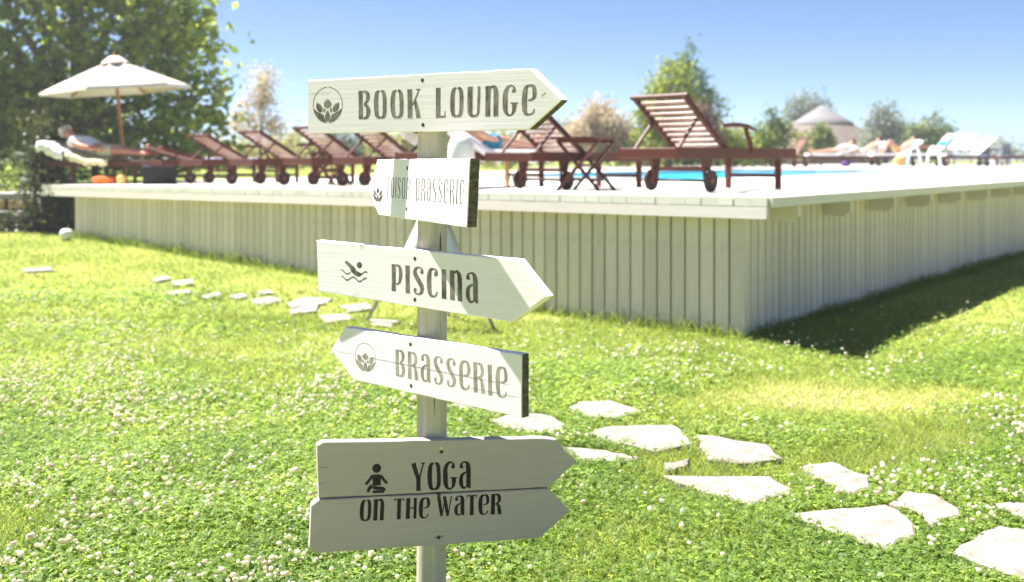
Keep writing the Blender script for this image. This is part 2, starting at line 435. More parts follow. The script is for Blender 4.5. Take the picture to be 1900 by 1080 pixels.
# ------------------------------------------------------------------ flagstone path
STONES = [
[(0.321,5.446),(0.394,5.552),(0.527,5.564),(0.657,5.377),(0.523,5.235),(0.39,5.289)],
[(-0.104,5.182),(-0.014,5.289),(0.098,5.322),(0.194,5.267),(0.259,5.079),(0.183,4.961),(0.026,5.02)],
[(0.373,4.961),(0.478,5.049),(0.642,5.079),(0.794,5.079),(0.815,4.794),(0.642,4.689),(0.505,4.794)],
[(0.909,4.933),(1.175,4.75),(1.182,4.556),(1.017,4.492),(0.884,4.54)],
[(0.224,4.724),(0.417,4.664),(0.552,4.556),(0.475,4.508),(0.311,4.54)],
[(0.671,4.476),(0.788,4.54),(0.76,4.445),(0.669,4.385)],
[(0.655,4.289),(1.063,4.296),(1.116,4.157),(0.921,3.977),(0.762,4.137)],
[(1.257,4.422),(1.399,4.469),(1.49,4.289),(1.433,4.157),(1.335,4.091),(1.278,4.261)],
[(1.048,3.846),(1.431,3.934),(1.484,3.834),(1.435,3.638),(1.273,3.504),(1.168,3.638)],
[(1.462,3.952),(1.583,4.091),(1.658,4.039),(1.686,3.846),(1.50,3.68),(1.52,3.84)],
[(1.495,3.443),(1.743,3.68),(1.819,3.638),(1.855,3.49),(1.715,3.226),(1.599,3.268)],
[(1.83,3.916),(1.964,3.928),(2.01,3.857),(1.886,3.772)],
[(-0.332,5.493),(-0.295,5.6),(-0.146,5.552),(-0.2,5.423)],
[(-2.001,9.118),(-1.958,9.537),(-1.668,9.435),(-1.68,9.119),(-1.901,8.919)],
[(-1.894,8.776),(-1.71,9.026),(-1.674,8.713),(-1.825,8.562)],
[(-2.374,9.299),(-2.259,9.539),(-2.086,9.328),(-2.188,9.038)],
[(-2.634,9.533),(-2.565,9.747),(-2.445,9.52),(-2.509,9.349)],
[(-2.902,9.506),(-2.809,9.791),(-2.716,9.593),(-2.781,9.353)],
[(-3.319,9.701),(-3.127,9.901),(-3.03,9.628),(-3.225,9.573)],
[(-3.447,10.362),(-3.316,10.623),(-3.177,10.196),(-3.323,10.102)],
[(-3.699,10.536),(-3.666,10.883),(-3.512,10.558),(-3.58,10.307)],
[(-1.509,9.016),(-1.301,9.156),(-1.214,8.869),(-1.371,8.686)],
[(-1.144,8.363),(-0.913,8.258),(-0.97,8.013),(-1.108,8.095)],
[(-1.592,8.451),(-1.399,8.575),(-1.292,8.324),(-1.46,8.16)],
[(-2.449,9.795),(-2.365,9.984),(-2.282,9.742),(-2.365,9.664)],
[(-5.42,11.317),(-5.224,11.541),(-5.043,11.22),(-5.257,11.098)],
]
path = empty('path', (0.6, 5.0, 0), kind='structure')
rng = random.Random(3)
STONE_FINE = []
for si, poly in enumerate(STONES):
    cx = sum(p[0] for p in poly) / len(poly); cy = sum(p[1] for p in poly) / len(poly)
    gr = 1.03 if si in (8, 9) else 1.10
    poly = [(cx + (x - cx) * gr, cy + (y - cy) * gr) for x, y in poly]
    pts = []
    for i in range(len(poly)):                       # subdivide and roughen the outline
        a, b = poly[i], poly[(i + 1) % len(poly)]
        for k in range(4):
            t = k / 4
            x = a[0] + (b[0] - a[0]) * t; y = a[1] + (b[1] - a[1]) * t
            j = 0.012
            pts.append((x + rng.uniform(-j, j), y + rng.uniform(-j, j)))
    STONE_FINE.append(np.array(pts))
    gz = float(ground_z(cx, cy)); n = len(pts); tilt = (rng.uniform(-.015, .015), rng.uniform(-.015, .015))
    top = [(x - 0.6, y - 5.0, gz + (0.020 if si < 13 else 0.014) + tilt[0] * (x - cx) + tilt[1] * (y - cy) + rng.uniform(-.001, .001)) for x, y in pts]
    inn = [(cx - 0.6 + (x + 0.6 - cx) * 0.94, cy - 5 + (y + 5 - cy) * 0.94, z + 0.006) for x, y, z in top]
    bot = [(x, y, gz - 0.04) for x, y, z in top]
    mb = MB(); mb.add(bot + top + inn, [tuple(range(2 * n, 3 * n))] + [(r * n + i, r * n + (i + 1) % n, (r + 1) * n + (i + 1) % n, (r + 1) * n + i) for r in (0, 1) for i in range(n)])
    mb.obj('flagstone', M['stone'], path)

def in_poly(px, py, poly):
    ins = np.zeros(len(px), bool); n = len(poly)
    for i in range(n):
        x1, y1 = poly[i]; x2, y2 = poly[(i + 1) % n]
        c = ((y1 > py) != (y2 > py)) & (px < (x2 - x1) * (py - y1) / (y2 - y1 + 1e-12) + x1)
        ins ^= c
    return ins
def off_stones(x, y):
    ok = np.ones(len(x), bool)
    for poly in STONE_FINE:
        lo = poly.min(0); hi = poly.max(0)
        c = (x > lo[0]) & (x < hi[0]) & (y > lo[1]) & (y < hi[1])
        if c.any():
            ctr = poly.mean(0); ii = np.where(c)[0]
            ok[ii] &= ~in_poly(x[ii], y[ii], ctr + (poly - ctr) * (1.04 if ctr[1] < 6 else 1.0))
    return ok
def outside_deck(x, y, m=0.0):
    a = (x - WC[0]) * NF[0] + (y - WC[1]) * NF[1]     # >0 : in front of the front wall
    b = (x - WC[0]) * NR[0] + (y - WC[1]) * NR[1]     # >0 : right of the right wall
    return (a > m) | (b > m)

# ------------------------------------------------------------------ grass, clover
nrng = np.random.RandomState(5)
def scatter(n, y0, y1, margin=0.56):
    """n points over the lawn in view, spread evenly per square metre between two distances"""
    hw = lambda q: q * 0.54 + 1.3                       # half width: the view plus a good step to either side
    n = int(n * (hw(y0) + hw(y1)) / ((y0 + y1) * margin))
    y = y0 + (y1 - y0) * nrng.rand(3 * n)
    y = y[nrng.rand(3 * n) * hw(y1) < hw(y)][:n]
    x = (nrng.rand(len(y)) * 2 - 1) * hw(y)
    k = off_stones(x, y) & outside_deck(x, y) & ((x > -9.0) | (y < 17.3)) & (y < 17.4)
    return x[k], y[k]

def clover_density(x, y):
    """0..1: how far clover, rather than grass, covers the lawn"""
    near = 1 / (1 + np.exp((y - 6.4 - 0.25 * x * (x > 0) + 0.1 * x * (x < 0)) / 0.55))
    n = vnoise(x, y, 0.9) * 0.6 + vnoise(x, y, 2.3) * 0.4
    patch = np.exp(-(((x + 3.9) / 1.3) ** 2 + ((y - 9.4) / 0.45) ** 2)) + np.exp(-(((x + 3.0) / 0.8) ** 2 + ((y - 7.9) / 0.25) ** 2)) \
        + np.exp(-(((x - 0.4) / 0.9) ** 2 + ((y - 6.2) / 0.5) ** 2))
    bare = np.exp(-(((x - 1.75) / 0.95) ** 2 + ((y - 5.85) / 0.48) ** 2)) * (0.6 + 0.8 * vnoise(x, y, 1.7))
    d = near * np.clip((n - 0.18) * 3, 0, 1) + patch
    return np.clip(d - 1.9 * bare, 0, 1)
def dry_and_sunlit(x, y):  # straw-dry patch, plus sunlit paleness put into the blade tint
    bare = 1.5 * np.exp(-(((x - 1.75) / 0.85) ** 2 + ((y - 5.85) / 0.42) ** 2)) * (0.55 + 0.9 * vnoise(x, y, 1.7))
    mid = np.exp(-(((x + 2.0) / 2.2) ** 2 + ((y - 7.2) / 0.9) ** 2)) * 0.55
    sunny = 0.18 * ((x > 1.5) & (y > 5.5))
    return np.clip(bare + mid + sunny + (vnoise(x, y, 0.7) - 0.5) * 0.5, 0, 1)

def blades(name, x, y, h, w, lean, tint, nseg=1):
    n = len(x); z = ground_z(x, y)
    a = nrng.rand(n) * 2 * np.pi; b = nrng.rand(n) * 2 * np.pi
    dx, dy = np.cos(a) * w / 2, np.sin(a) * w / 2
    lx, ly = np.cos(b) * lean * h, np.sin(b) * lean * h
    bx = np.stack([x, y, z - 0.004], -1)
    off = np.stack([dx, dy, np.zeros(n)], -1)
    mid = bx + np.stack([lx * 0.35, ly * 0.35, h * 0.6], -1)
    tip = bx + np.stack([lx, ly, h], -1)
    v = np.stack([bx - off, bx + off, mid + off * 0.7, mid - off * 0.7, tip - off * 0.12, tip + off * 0.12], 1).reshape(-1, 3)
    i = np.arange(n)[:, None] * 6
    f = np.concatenate([i + np.array([[0, 1, 2, 3]]), i + np.array([[3, 2, 5, 4]])], 0)
    me = np_mesh(name, v, f, M['grass'], np.repeat(tint, 6))
    return tag(link(name, me), label=None, kind='stuff')

GX, GY = [], []
def grass_zone(n, y0, y1, h0, h1, w, thin=0.75):
    x, y = scatter(n, y0, y1)
    cd = clover_density(x, y); k = nrng.rand(len(x)) > cd * thin
    x, y, cd = x[k], y[k], cd[k]
    h = (h0 + (h1 - h0) * nrng.rand(len(x)) ** 1.5) * (0.65 + 0.7 * vnoise(x, y, 3))
    dr = dry_and_sunlit(x, y); h = h * (1 - 0.45 * dr)
    t = np.clip(0.30 + 0.55 * dr + nrng.normal(0, 0.16, len(x)) - 0.15 * cd, 0, 1)
    return x, y, h, t, np.full(len(x), w)
parts = [grass_zone(95000, 2.5, 5.2, 0.02, 0.06, 0.0042), grass_zone(110000, 5.2, 8.5, 0.02, 0.055, 0.006), grass_zone(90000, 8.5, 17.3, 0.02, 0.05, 0.011)]
# a taller unmown fringe along the foot of the two walls
s_ = nrng.rand(5200) * 11.2; d_ = 0.01 + 0.10 * nrng.rand(5200) ** 2
fx = WC[0] + U[0] * s_ + NF[0] * d_; fy = WC[1] + U[1] * s_ + NF[1] * d_
s2 = nrng.rand(5200) * 11; d2 = 0.01 + 0.12 * nrng.rand(5200) ** 2
fx = np.concatenate([fx, WC[0] + V[0] * s2 + NR[0] * d2]); fy = np.concatenate([fy, WC[1] + V[1] * s2 + NR[1] * d2])
fh = (0.04 + 0.10 * nrng.rand(len(fx)) ** 2) * (0.5 + vnoise(fx, fy, 1.6))
parts.append((fx, fy, fh, np.clip(nrng.normal(0.2, 0.15, len(fx)), 0, 1), np.full(len(fx), 0.007)))
X, Y, Hh, T, Wd = [np.concatenate([p[i] for p in parts]) for i in range(5)]
tag(blades('grass', X, Y, Hh, Wd, 0.7 + 0.5 * nrng.rand(len(X)), T), 'short bright green lawn grass around the signpost and deck', 'grass')

def clover_leaves(n, y0, y1, size):
    x, y = scatter(n, y0, y1); k = nrng.rand(len(x)) < clover_density(x, y)
    x, y = x[k], y[k]; n = len(x)
    z = ground_z(x, y) + (0.012 + 0.034 * nrng.rand(n)) * (0.6 + 0.8 * vnoise(x, y, 2.5))
    r = size * (0.7 + 0.6 * nrng.rand(n)); a0 = nrng.rand(n) * 6.283
    tx, ty = nrng.normal(0, 0.33, n), nrng.normal(0, 0.33, n)
    vs_ = []
    for q in range(3):
        a = a0 + q * 2.094
        loc = [(0, 0), (0.62, 0.5), (1.05, 0.0), (0.62, -0.5)]
        for (l, m) in loc:
            px = (np.cos(a) * l - np.sin(a) * m) * r; py = (np.sin(a) * l + np.cos(a) * m) * r
            pz = tx * px + ty * py - (0.25 * r * (abs(m) < 0.01) * (l > 0))
            vs_.append(np.stack([x + px, y + py, z + pz], -1))
    v = np.stack(vs_, 1).reshape(-1, 3)
    i = np.arange(n)[:, None] * 12
    f = np.concatenate([i + np.array([[4 * q, 4 * q + 1, 4 * q + 2, 4 * q + 3]]) for q in range(3)], 0)
    t = np.clip(0.42 + 0.5 * (vnoise(x, y, 1.8) - 0.5) + nrng.normal(0, 0.2, n), 0, 1)
    return v, f, np.repeat(t, 12)
cv, cf, ct = [], [], []; b_ = 0
for args in ((125000, 2.5, 5.0, 0.0105), (85000, 5.0, 7.6, 0.013), (40000, 7.6, 11.5, 0.02)):
    v, f, t = clover_leaves(*args); cv.append(v); cf.append(f + b_); ct.append(t); b_ += len(v)
tag(link('clover', np_mesh('clover', np.concatenate(cv), np.concatenate(cf), M['clover'], np.concatenate(ct))),
    'dark green clover leaves carpeting the lawn', 'clover', kind='stuff')

def clover_flowers():
    bm = bmesh.new(); bmesh.ops.create_icosphere(bm, subdivisions=1, radius=1.0)
    bv = np.array([v.co[:] for v in bm.verts]); bf = np.array([[v.index for v in f.verts] for f in bm.faces]); bm.free()
    xs, ys = [], []
    for n, y0, y1 in ((6500, 2.6, 5.2), (12500, 5.2, 8.0), (8000, 8.0, 12.0)):
        x, y = scatter(n, y0, y1)
        d = clover_density(x, y) * np.clip((vnoise(x, y, 1.3) * 0.6 + vnoise(x + 9, y, 3.5) * 0.4 - 0.34) * 2.6, 0.02, 1)
        k = nrng.rand(len(x)) < d * 0.95; xs.append(x[k]); ys.append(y[k])
    x = np.concatenate(xs); y = np.concatenate(ys); n = len(x)
    z = ground_z(x, y) + 0.04 + 0.035 * nrng.rand(n); r = 0.0080 * (0.5 + 0.9 * nrng.rand(n)) * (1 + 0.05 * (y - 3))
    v = bv[None] * r[:, None, None] * np.array([1, 1, 0.85]) * (1 + 0.24 * nrng.normal(size=(n, len(bv), 1)))
    v = v + np.stack([x, y, z], -1)[:, None, :]
    f = bf[None] + (np.arange(n) * len(bv))[:, None, None]
    return np_mesh('clover_flowers', v.reshape(-1, 3), f.reshape(-1, 3), M['flower'], np.repeat(nrng.rand(n), len(bv)))
tag(link('clover_flowers', clover_flowers()), 'small round white clover flowers dotted over the lawn', 'clover flowers', kind='stuff')

# ------------------------------------------------------------------ raised deck
deck = empty('raised_deck', (C0[0], C0[1], 0), label='long raised white deck around the pool with sage plank walls', cat='deck')
DO = Vector((C0[0], C0[1], 0))
def sub(p): return tuple(Vector(p) - DO)
UL, VL = 12.08, 18.45                                 # length along the front edge and the right edge
PU0, PU1, PV0, PV1 = 4.15, 9.5, 5.0, 17.2             # pool opening
PITCH, BW, BT = 0.1385, 0.1335, 0.068
def deck_board(u, v0, v1):
    st = [v0] + [s for s in (4.0, 8.0, 12.0) if v0 < s < v1] + [v1]
    mb = MB(); n = len(st); vs_ = []
    c = 0.006
    for v in st:
        for du, dz in ((0, -BT), (BW, -BT), (BW, -c), (BW - c, 0), (c, 0), (0, -c)):
            p = P2(u + du, v); vs_.append(sub((p[0], p[1], zdeck(u, v) + dz)))
    fs = [tuple(range(6)), tuple(range((n - 1) * 6, n * 6))[::-1]]
    for i in range(n - 1):
        for k in range(6):
            fs.append((i * 6 + k, (i + 1) * 6 + k, (i + 1) * 6 + (k + 1) % 6, i * 6 + (k + 1) % 6))
    mb.add(vs_, fs); mb.obj('deck_board', M['deck'], deck)
u = 0.0; drng = random.Random(8)
while u + BW <= UL:
    j = drng.uniform(-0.002, 0.002)
    if u + BW < PU0 or u > PU1:
        deck_board(u, 0.006 + j, VL)
    else:
        deck_board(u, 0.006 + j, PV0); deck_board(u, PV1, VL)
    u += PITCH
def strip(name, u0, v0, u1, v1, zt, zb, off_in, off_out, mat, parent=deck, sh=0.0):
    """board on edge running from (u0,v0) to (u1,v1); zt/zb below the deck surface; offsets along the outward normal"""
    a, b = P2(u0, v0), P2(u1, v1); d = (b - a) / np.linalg.norm(b - a); nrm = np.array((d[1], -d[0]))
    mb = MB(); vs_ = []
    for (q, uu, vv) in ((a, u0, v0), (b, u1, v1)):
        for o, z in ((off_in, zb), (off_out, zb), (off_out, zt), (off_in, zt)):
            w = q + nrm * o; vs_.append(sub((w[0], w[1], zdeck(uu, vv) + z)))
    mb.add(vs_, [(0, 1, 2, 3), (7, 6, 5, 4), (0, 4, 5, 1), (1, 5, 6, 2), (2, 6, 7, 3), (3, 7, 4, 0)])
    return mb.obj(name, mat, parent)
# front fascia in four lengths butted end to end, then the right rim board
cuts = [UL, 9.2, 6.1, 3.0, 0.0]
for a, b in zip(cuts[:-1], cuts[1:]):
    strip('fascia_board', a - 0.003, 0, b + 0.003, 0, -BT - 0.004, -0.16, -0.045, -0.005, M['fascia'])
strip('rim_board', 0.0, 0.04, 0.0, VL, -0.003, -0.075, 0.004, 0.030, M['fascia'])
# joists that carry the right overhang
for i, v in enumerate((0.63, 1.72, 2.82, 3.91, 5.0, 6.1, 7.2, 8.3, 9.4, 10.5, 11.6, 12.7)):
    a = P2(0.02, v); b = P2(0.42, v); m = MB()
    zt = H0 - BT - 0.02; prof = [(0.0, -0.001), (0.40, 0), (0.40, -0.125), (0.07, -0.125), (0.0, -0.075)]
    vs_ = []
    for sgn in (-1, 1):
        for (d, dz) in prof:
            q = P2(0.02 + d, v) + V * sgn * 0.028; vs_.append(sub((q[0], q[1], zt + dz)))
    m.add(vs_, [(0, 1, 2, 3, 4), (9, 8, 7, 6, 5)] + [(i_, (i_ + 1) % 5, 5 + (i_ + 1) % 5, 5 + i_) for i_ in range(5)])
    m.obj('joist', M['fascia'], deck)
# plank walls: one shared chamfered plank, scaled to each place
pm = MB().box((0, 0, 0.5), (0.117, 0.022, 1.0), ch=0.005).mesh('wall_plank', M['plank'])
pm_side = MB().box((0, 0, 0.5), (0.104, 0.022, 1.0), ch=0.006).mesh('wall_plank', M['plank'])
prng = random.Random(21)
def plank_wall(origin, d, length, pitch, ztop, ang, nrm, me=None):
    s = 0.002
    while s < length:
        w = origin + d * (s + 0.0585) + nrm * prng.uniform(-0.0015, 0.0015)
        zb = float(ground_z(*w)) - 0.06; zt = ztop(s)
        link('wall_plank', me or pm, deck, sub((w[0], w[1], zb)), (0, 0, ang), (1, 1, zt - zb))
        s += pitch
angF = math.atan2(U[1], U[0]); angR = math.atan2(V[1], V[0])
FL, RL = 10.9, 13.5
plank_wall(WC - NF * 0.011, U, FL, 0.131, lambda s: zdeck(s, 0.2) - BT - 0.012, angF, NF)
plank_wall(WC - NR * 0.011, V, RL, 0.127, lambda s: H0 - BT - 0.012, angR, NR, pm_side)
left_end = WC + U * FL
plank_wall(left_end + V * 0.02 - U * 0.02, V, 4.0, 0.131, lambda s: zdeck(11, s) - BT - 0.012, angR, -NR)
def core():
    ps = [WC - NF * 0.05 - NR * 0.05, WC + V * RL - NR * 0.05, WC + V * RL - NR * 0.35, WC - NR * 0.35 - NF * 0.35,
          WC + U * (FL - 0.4) - NF * 0.35, WC + U * (FL - 0.4) + V * 4 - NF * .05, WC + U * (FL - 0.06) + V * 4 - NF * .05, WC + U * (FL - 0.06) - NF * 0.05]
    return prism([(p[0] - C0[0], p[1] - C0[1]) for p in ps], -0.05, 0.86)
core().obj('wall_backing', M['backing'], deck)
# pool coping
for a in ((PU0 - 0.0, PV0 - 0.3, PU1, PV0 + 0.0), (PU0, PV1, PU1, PV1 + 0.3)):
    q = [P2(a[0], a[1]), P2(a[2], a[1]), P2(a[2], a[3]), P2(a[0], a[3])]
    prism([(p[0] - C0[0], p[1] - C0[1]) for p in q], H0 - 0.05, H0 + 0.018).obj('coping', M['paving'], deck)
# pool: tiled sides and water
q = [tuple(P2(*a)) for a in ((PU0, PV0), (PU1, PV0), (PU1, PV1), (PU0, PV1))]
def basin():
    mb = MB(); n = 4
    mb.add([(x, y, -0.2) for x, y in q] + [(x, y, H0 - 0.06) for x, y in q], [(0, 1, 2, 3)] + [(i, (i + 1) % 4, 4 + (i + 1) % 4, 4 + i) for i in range(4)])
    return mb
tag(basin().obj('pool_basin', M['pool_tile']), kind='structure')
qw = [tuple(P2(*a)) for a in ((PU0 + .004, PV0 + .004), (PU1 - .004, PV0 + .004), (PU1 - .004, PV1 - .004), (PU0 + .004, PV1 - .004))]
tag(MB().add([(x, y, H0 - 0.075) for x, y in qw], [(0, 1, 2, 3)]).obj('pool_water', M['water']), kind='structure')

# pool handrails
for (uu, vv, lab) in ((4.62, 17.5, 'left of two curved steel pool ladder rails'), (4.17, 17.5, 'right of two curved steel pool ladder rails')):
    p = P2(uu, vv)
    h = empty('pool_handrail', (p[0], p[1], H0 + 0.0), R(37), lab + ' at the pool end', 'handrail', 'steel handrails of the pool ladder')
    pts = [(0.36, 0, 0.0), (0.34, 0, 0.25), (0.28, 0, 0.45), (0.18, 0, 0.55), (0.05, 0, 0.56), (-0.08, 0, 0.48), (-0.16, 0, 0.3), (-0.22, 0, 0.0)]
    mb = MB(); mb.tube(pts, 0.032, 10); mb.obj('rail_tube', M['tower_white'], h, smooth=True)
    for x in (0.36, -0.22):
        MB().lathe([(0.001, 0.012), (0.06, 0.012), (0.06, 0.0)], 14, (x, 0, 0)).obj('base_flange', M['steel'], h)

# ------------------------------------------------------------------ signpost
PX, PY, PR = -0.235, 3.0, 0.0435
post = empty('signpost', (PX, PY, 0), label='weathered wooden signpost carrying six white arrow boards in the clover', cat='signpost')
def post_mesh():
    rr = random.Random(4); mb = MB(); n = 24; vs_ = []; zs = [-0.25, 0.0, 0.2, 0.4, 0.6, 0.8, 1.0, 1.2, 1.4, 1.575, 1.58]
    for i, z in enumerate(zs):
        for k in range(n):
            a = 2 * math.pi * k / n
            r = PR * (1 + 0.012 * math.sin(3 * a + z * 2) + 0.008 * math.sin(7 * a))
            if i == len(zs) - 1: r *= 0.93
            vs_.append((r * math.cos(a) + 0.002 * (z - 0.6), r * math.sin(a), z))
    fs = [(i * n + k, i * n + (k + 1) % n, (i + 1) * n + (k + 1) % n, (i + 1) * n + k) for i in range(len(zs) - 1) for k in range(n)]
    fs.append(tuple((len(zs) - 1) * n + k for k in range(n)))
    mb.add(vs_, fs); return mb
post_mesh().obj('post', M['post'], post, smooth=True)
crk = MB()
crk.add([(0.0255, -0.0375, 0.99), (0.0268, -0.0368, 1.03), (0.0295, -0.0347, 1.05), (0.030, -0.0345, 1.12), (0.028, -0.036, 1.14), (0.026, -0.0372, 1.10)], [(0, 1, 2, 3, 4, 5)])
crk.add([(0.010, -0.0438, 0.60), (0.0112, -0.0436, 0.62), (0.012, -0.0435, 0.70), (0.0105, -0.0438, 0.73), (0.0095, -0.044, 0.66)], [(0, 1, 2, 3, 4)])
crk.obj('drying_crack', M['end_grain'], post).__setitem__('kind', 'stuff')

# --- stencil alphabet: strokes of (x, y, width) in a cell one unit tall, y downwards
TH = 0.19
def stem(x=0.1, y0=0.0, y1=1.0, w=TH): return [(x, y0, w), (x, (y0 + y1) / 2, w * 0.96), (x, y1, w)]
GL = {
 'B': (0.50, [stem(), [(0.20,0.03,0.06),(0.34,0.06,0.12),(0.40,0.2,0.17),(0.36,0.38,0.12),(0.23,0.475,0.06)], [(0.23,0.475,0.06),(0.37,0.57,0.14),(0.41,0.75,0.18),(0.35,0.93,0.12),(0.2,0.972,0.06)]]),
 'O': (0.53, [[(0.25,0.025,0.06),(0.13,0.12,0.15),(0.09,0.5,0.18),(0.13,0.88,0.15),(0.265,0.972,0.06)], [(0.30,0.025,0.07),(0.41,0.11,0.14),(0.445,0.5,0.155),(0.41,0.88,0.14),(0.265,0.972,0.06)]]),
 'K': (0.50, [stem(), [(0.46,0.0,0.07),(0.35,0.28,0.06),(0.2,0.56,0.06)], [(0.29,0.36,0.10),(0.37,0.68,0.15),(0.43,1.0,0.17)], [(0.34,0.02,0.045),(0.52,0.02,0.045)]]),
 'L': (0.42, [stem(), [(0.1,0.965,0.07),(0.37,0.965,0.07)], [(0.375,0.77,0.03),(0.37,0.99,0.07)]]),
 'U': (0.52, [[(0.1,0.0,0.19),(0.1,0.75,0.19),(0.15,0.93,0.13),(0.28,0.968,0.07),(0.38,0.92,0.08),(0.42,0.75,0.10),(0.42,0.0,0.10)]]),
 'n': (0.50, [stem(), [(0.15,0.16,0.05),(0.23,0.04,0.07),(0.33,0.045,0.12),(0.39,0.2,0.17),(0.395,0.6,0.18),(0.395,1.0,0.18)]]),
 'G': (0.54, [[(0.39,0.235,0.02),(0.39,0.225,0.14),(0.40,0.15,0.13),(0.41,0.09,0.07),(0.32,0.022,0.06),(0.19,0.06,0.11),(0.10,0.25,0.17),(0.09,0.55,0.19),(0.11,0.82,0.16),(0.20,0.96,0.09),(0.30,0.972,0.06),(0.39,0.88,0.11),(0.42,0.72,0.16),(0.42,0.58,0.17)], [(0.28,0.585,0.045),(0.55,0.585,0.045)]]),
 'e': (0.50, [[(0.28,0.025,0.06),(0.15,0.09,0.13),(0.095,0.3,0.18),(0.095,0.7,0.18),(0.14,0.92,0.13),(0.28,0.972,0.06),(0.40,0.91,0.06),(0.44,0.79,0.05)], [(0.28,0.025,0.06),(0.39,0.08,0.12),(0.435,0.25,0.15),(0.42,0.42,0.12),(0.32,0.5,0.06),(0.21,0.505,0.05)]]),
 'F': (0.40, [stem(), [(0.1,0.03,0.06),(0.37,0.03,0.06)], [(0.37,0.0,0.06),(0.375,0.16,0.03)], [(0.1,0.47,0.05),(0.31,0.47,0.05)]]),
 'I': (0.21, [stem()]),
 's': (0.46, [[(0.355,0.235,0.02),(0.36,0.22,0.13),(0.375,0.13,0.12),(0.36,0.06,0.06),(0.26,0.024,0.06),(0.14,0.07,0.11),(0.085,0.2,0.16),(0.14,0.36,0.18),(0.27,0.55,0.18),(0.37,0.72,0.17),(0.34,0.9,0.12),(0.22,0.972,0.06),(0.11,0.95,0.07),(0.08,0.86,0.12),(0.095,0.79,0.12),(0.10,0.77,0.02)]]),
 'R': (0.50, [stem(), [(0.20,0.03,0.06),(0.34,0.06,0.12),(0.40,0.22,0.16),(0.36,0.42,0.11),(0.2,0.495,0.05)], [(0.27,0.49,0.08),(0.37,0.60,0.14),(0.40,0.8,0.17),(0.43,1.0,0.17)]]),
 'a': (0.50, [[(0.115,0.255,0.02),(0.115,0.24,0.14),(0.10,0.16,0.13),(0.12,0.075,0.07),(0.22,0.024,0.06),(0.32,0.06,0.12),(0.375,0.2,0.18),(0.38,0.6,0.18),(0.385,0.88,0.17),(0.46,0.975,0.06)], [(0.33,0.40,0.05),(0.21,0.43,0.08),(0.10,0.56,0.14),(0.085,0.8,0.16),(0.16,0.955,0.10),(0.27,0.95,0.06),(0.34,0.82,0.05)]]),
 'P': (0.48, [stem(), [(0.20,0.03,0.06),(0.34,0.07,0.11),(0.405,0.3,0.16),(0.37,0.58,0.12),(0.30,0.70,0.07),(0.19,0.72,0.05)]]),
 'c': (0.47, [[(0.365,0.255,0.02),(0.365,0.24,0.14),(0.385,0.14,0.13),(0.39,0.075,0.07),(0.29,0.022,0.06),(0.16,0.07,0.12),(0.095,0.27,0.18),(0.095,0.7,0.18),(0.14,0.92,0.13),(0.27,0.972,0.06),(0.37,0.91,0.07),(0.42,0.79,0.05)]]),
 'Y': (0.52, [[(0.07,0.0,0.17),(0.16,0.32,0.16),(0.25,0.55,0.15)], [(0.45,0.0,0.06),(0.36,0.32,0.06),(0.28,0.56,0.07)], stem(0.255, 0.5, 1.0, 0.17), [(0.36,0.02,0.045),(0.52,0.02,0.045)]]),
 'T': (0.46, [[(0.0,0.03,0.06),(0.46,0.03,0.06)], stem(0.23, 0.03, 1.0, 0.18), [(0.015,0.0,0.05),(0.01,0.15,0.03)], [(0.445,0.0,0.05),(0.45,0.15,0.03)]]),
 'H': (0.52, [stem(), stem(0.425, 0, 1, 0.14), [(0.1,0.48,0.06),(0.42,0.48,0.06)]]),
 'W': (0.70, [[(0.07,0.0,0.15),(0.14,0.5,0.15),(0.21,1.0,0.12)], [(0.22,0.99,0.05),(0.34,0.2,0.05)], [(0.33,0.0,0.15),(0.41,0.5,0.15),(0.48,1.0,0.12)], [(0.49,0.99,0.05),(0.65,0.0,0.06)]]),
}
def catmull(pts, sub_=7):
    if len(pts) < 3: return pts
    P = [pts[0]] + list(pts) + [pts[-1]]; out = []
    for i in range(1, len(P) - 2):
        p0, p1, p2, p3 = [np.array(P[i + k], float) for k in (-1, 0, 1, 2)]
        for k in range(sub_):
            t = k / sub_
            out.append(tuple(0.5 * ((2 * p1) + (-p0 + p2) * t + (2 * p0 - 5 * p1 + 4 * p2 - p3) * t * t + (-p0 + 3 * p1 - 3 * p2 + p3) * t ** 3)))
    out.append(tuple(pts[-1])); return out
def ribbon(pts, wscale=1.0, jit=None):
    pts = catmull(pts); L, Rr = [], []
    for i, (x, y, w) in enumerate(pts):
        a = pts[max(i - 1, 0)]; b = pts[min(i + 1, len(pts) - 1)]
        dx, dy = b[0] - a[0], b[1] - a[1]; l = math.hypot(dx, dy) or 1
        w = max(0.012, w) * wscale / 2
        j = jit.uniform(-0.006, 0.006) if jit else 0
        L.append((x - dy / l * (w + j), y + dx / l * (w + j))); Rr.append((x + dy / l * (w - j), y - dx / l * (w - j)))
    return L, Rr

def frame(theta, t):
    a = R(theta); e = Vector((math.cos(a), -math.sin(a), 0)); n = Vector((-math.sin(a), -math.cos(a), 0))
    return e, n, n * (PR + t)
def on_board(e, o, s, z): return e * s + o + Vector((0, 0, z))

def bil(box, x, y):
    tl, tr, br, bl = [np.array(p) for p in box]
    return (tl * (1 - x) + tr * x) * (1 - y) + (bl * (1 - x) + br * x) * y

def text_mesh(mb, words, e, n, o, wscale=1.0, gap=0.12, seed=1):
    jr = random.Random(seed)
    for word, box in words:
        tot = sum(GL[c][0] for c in word) + gap * (len(word) - 1); x0 = 0; k = 0
        for c in word:
            w, strokes = GL[c]
            for st in strokes:
                L, Rr = ribbon(st, wscale, jr); k += 1
                d = n * (0.00012 + 0.000015 * (k % 9)); pts = []
                for p in L + Rr:
                    q = bil(box, (x0 + p[0]) / tot, p[1]); pts.append(on_board(e, o, q[0], q[1]) + d)
                m = len(L); mb.add(pts, [(i, i + 1, m + i + 1, m + i) for i in range(m - 1)])
            x0 += w + gap
    return mb

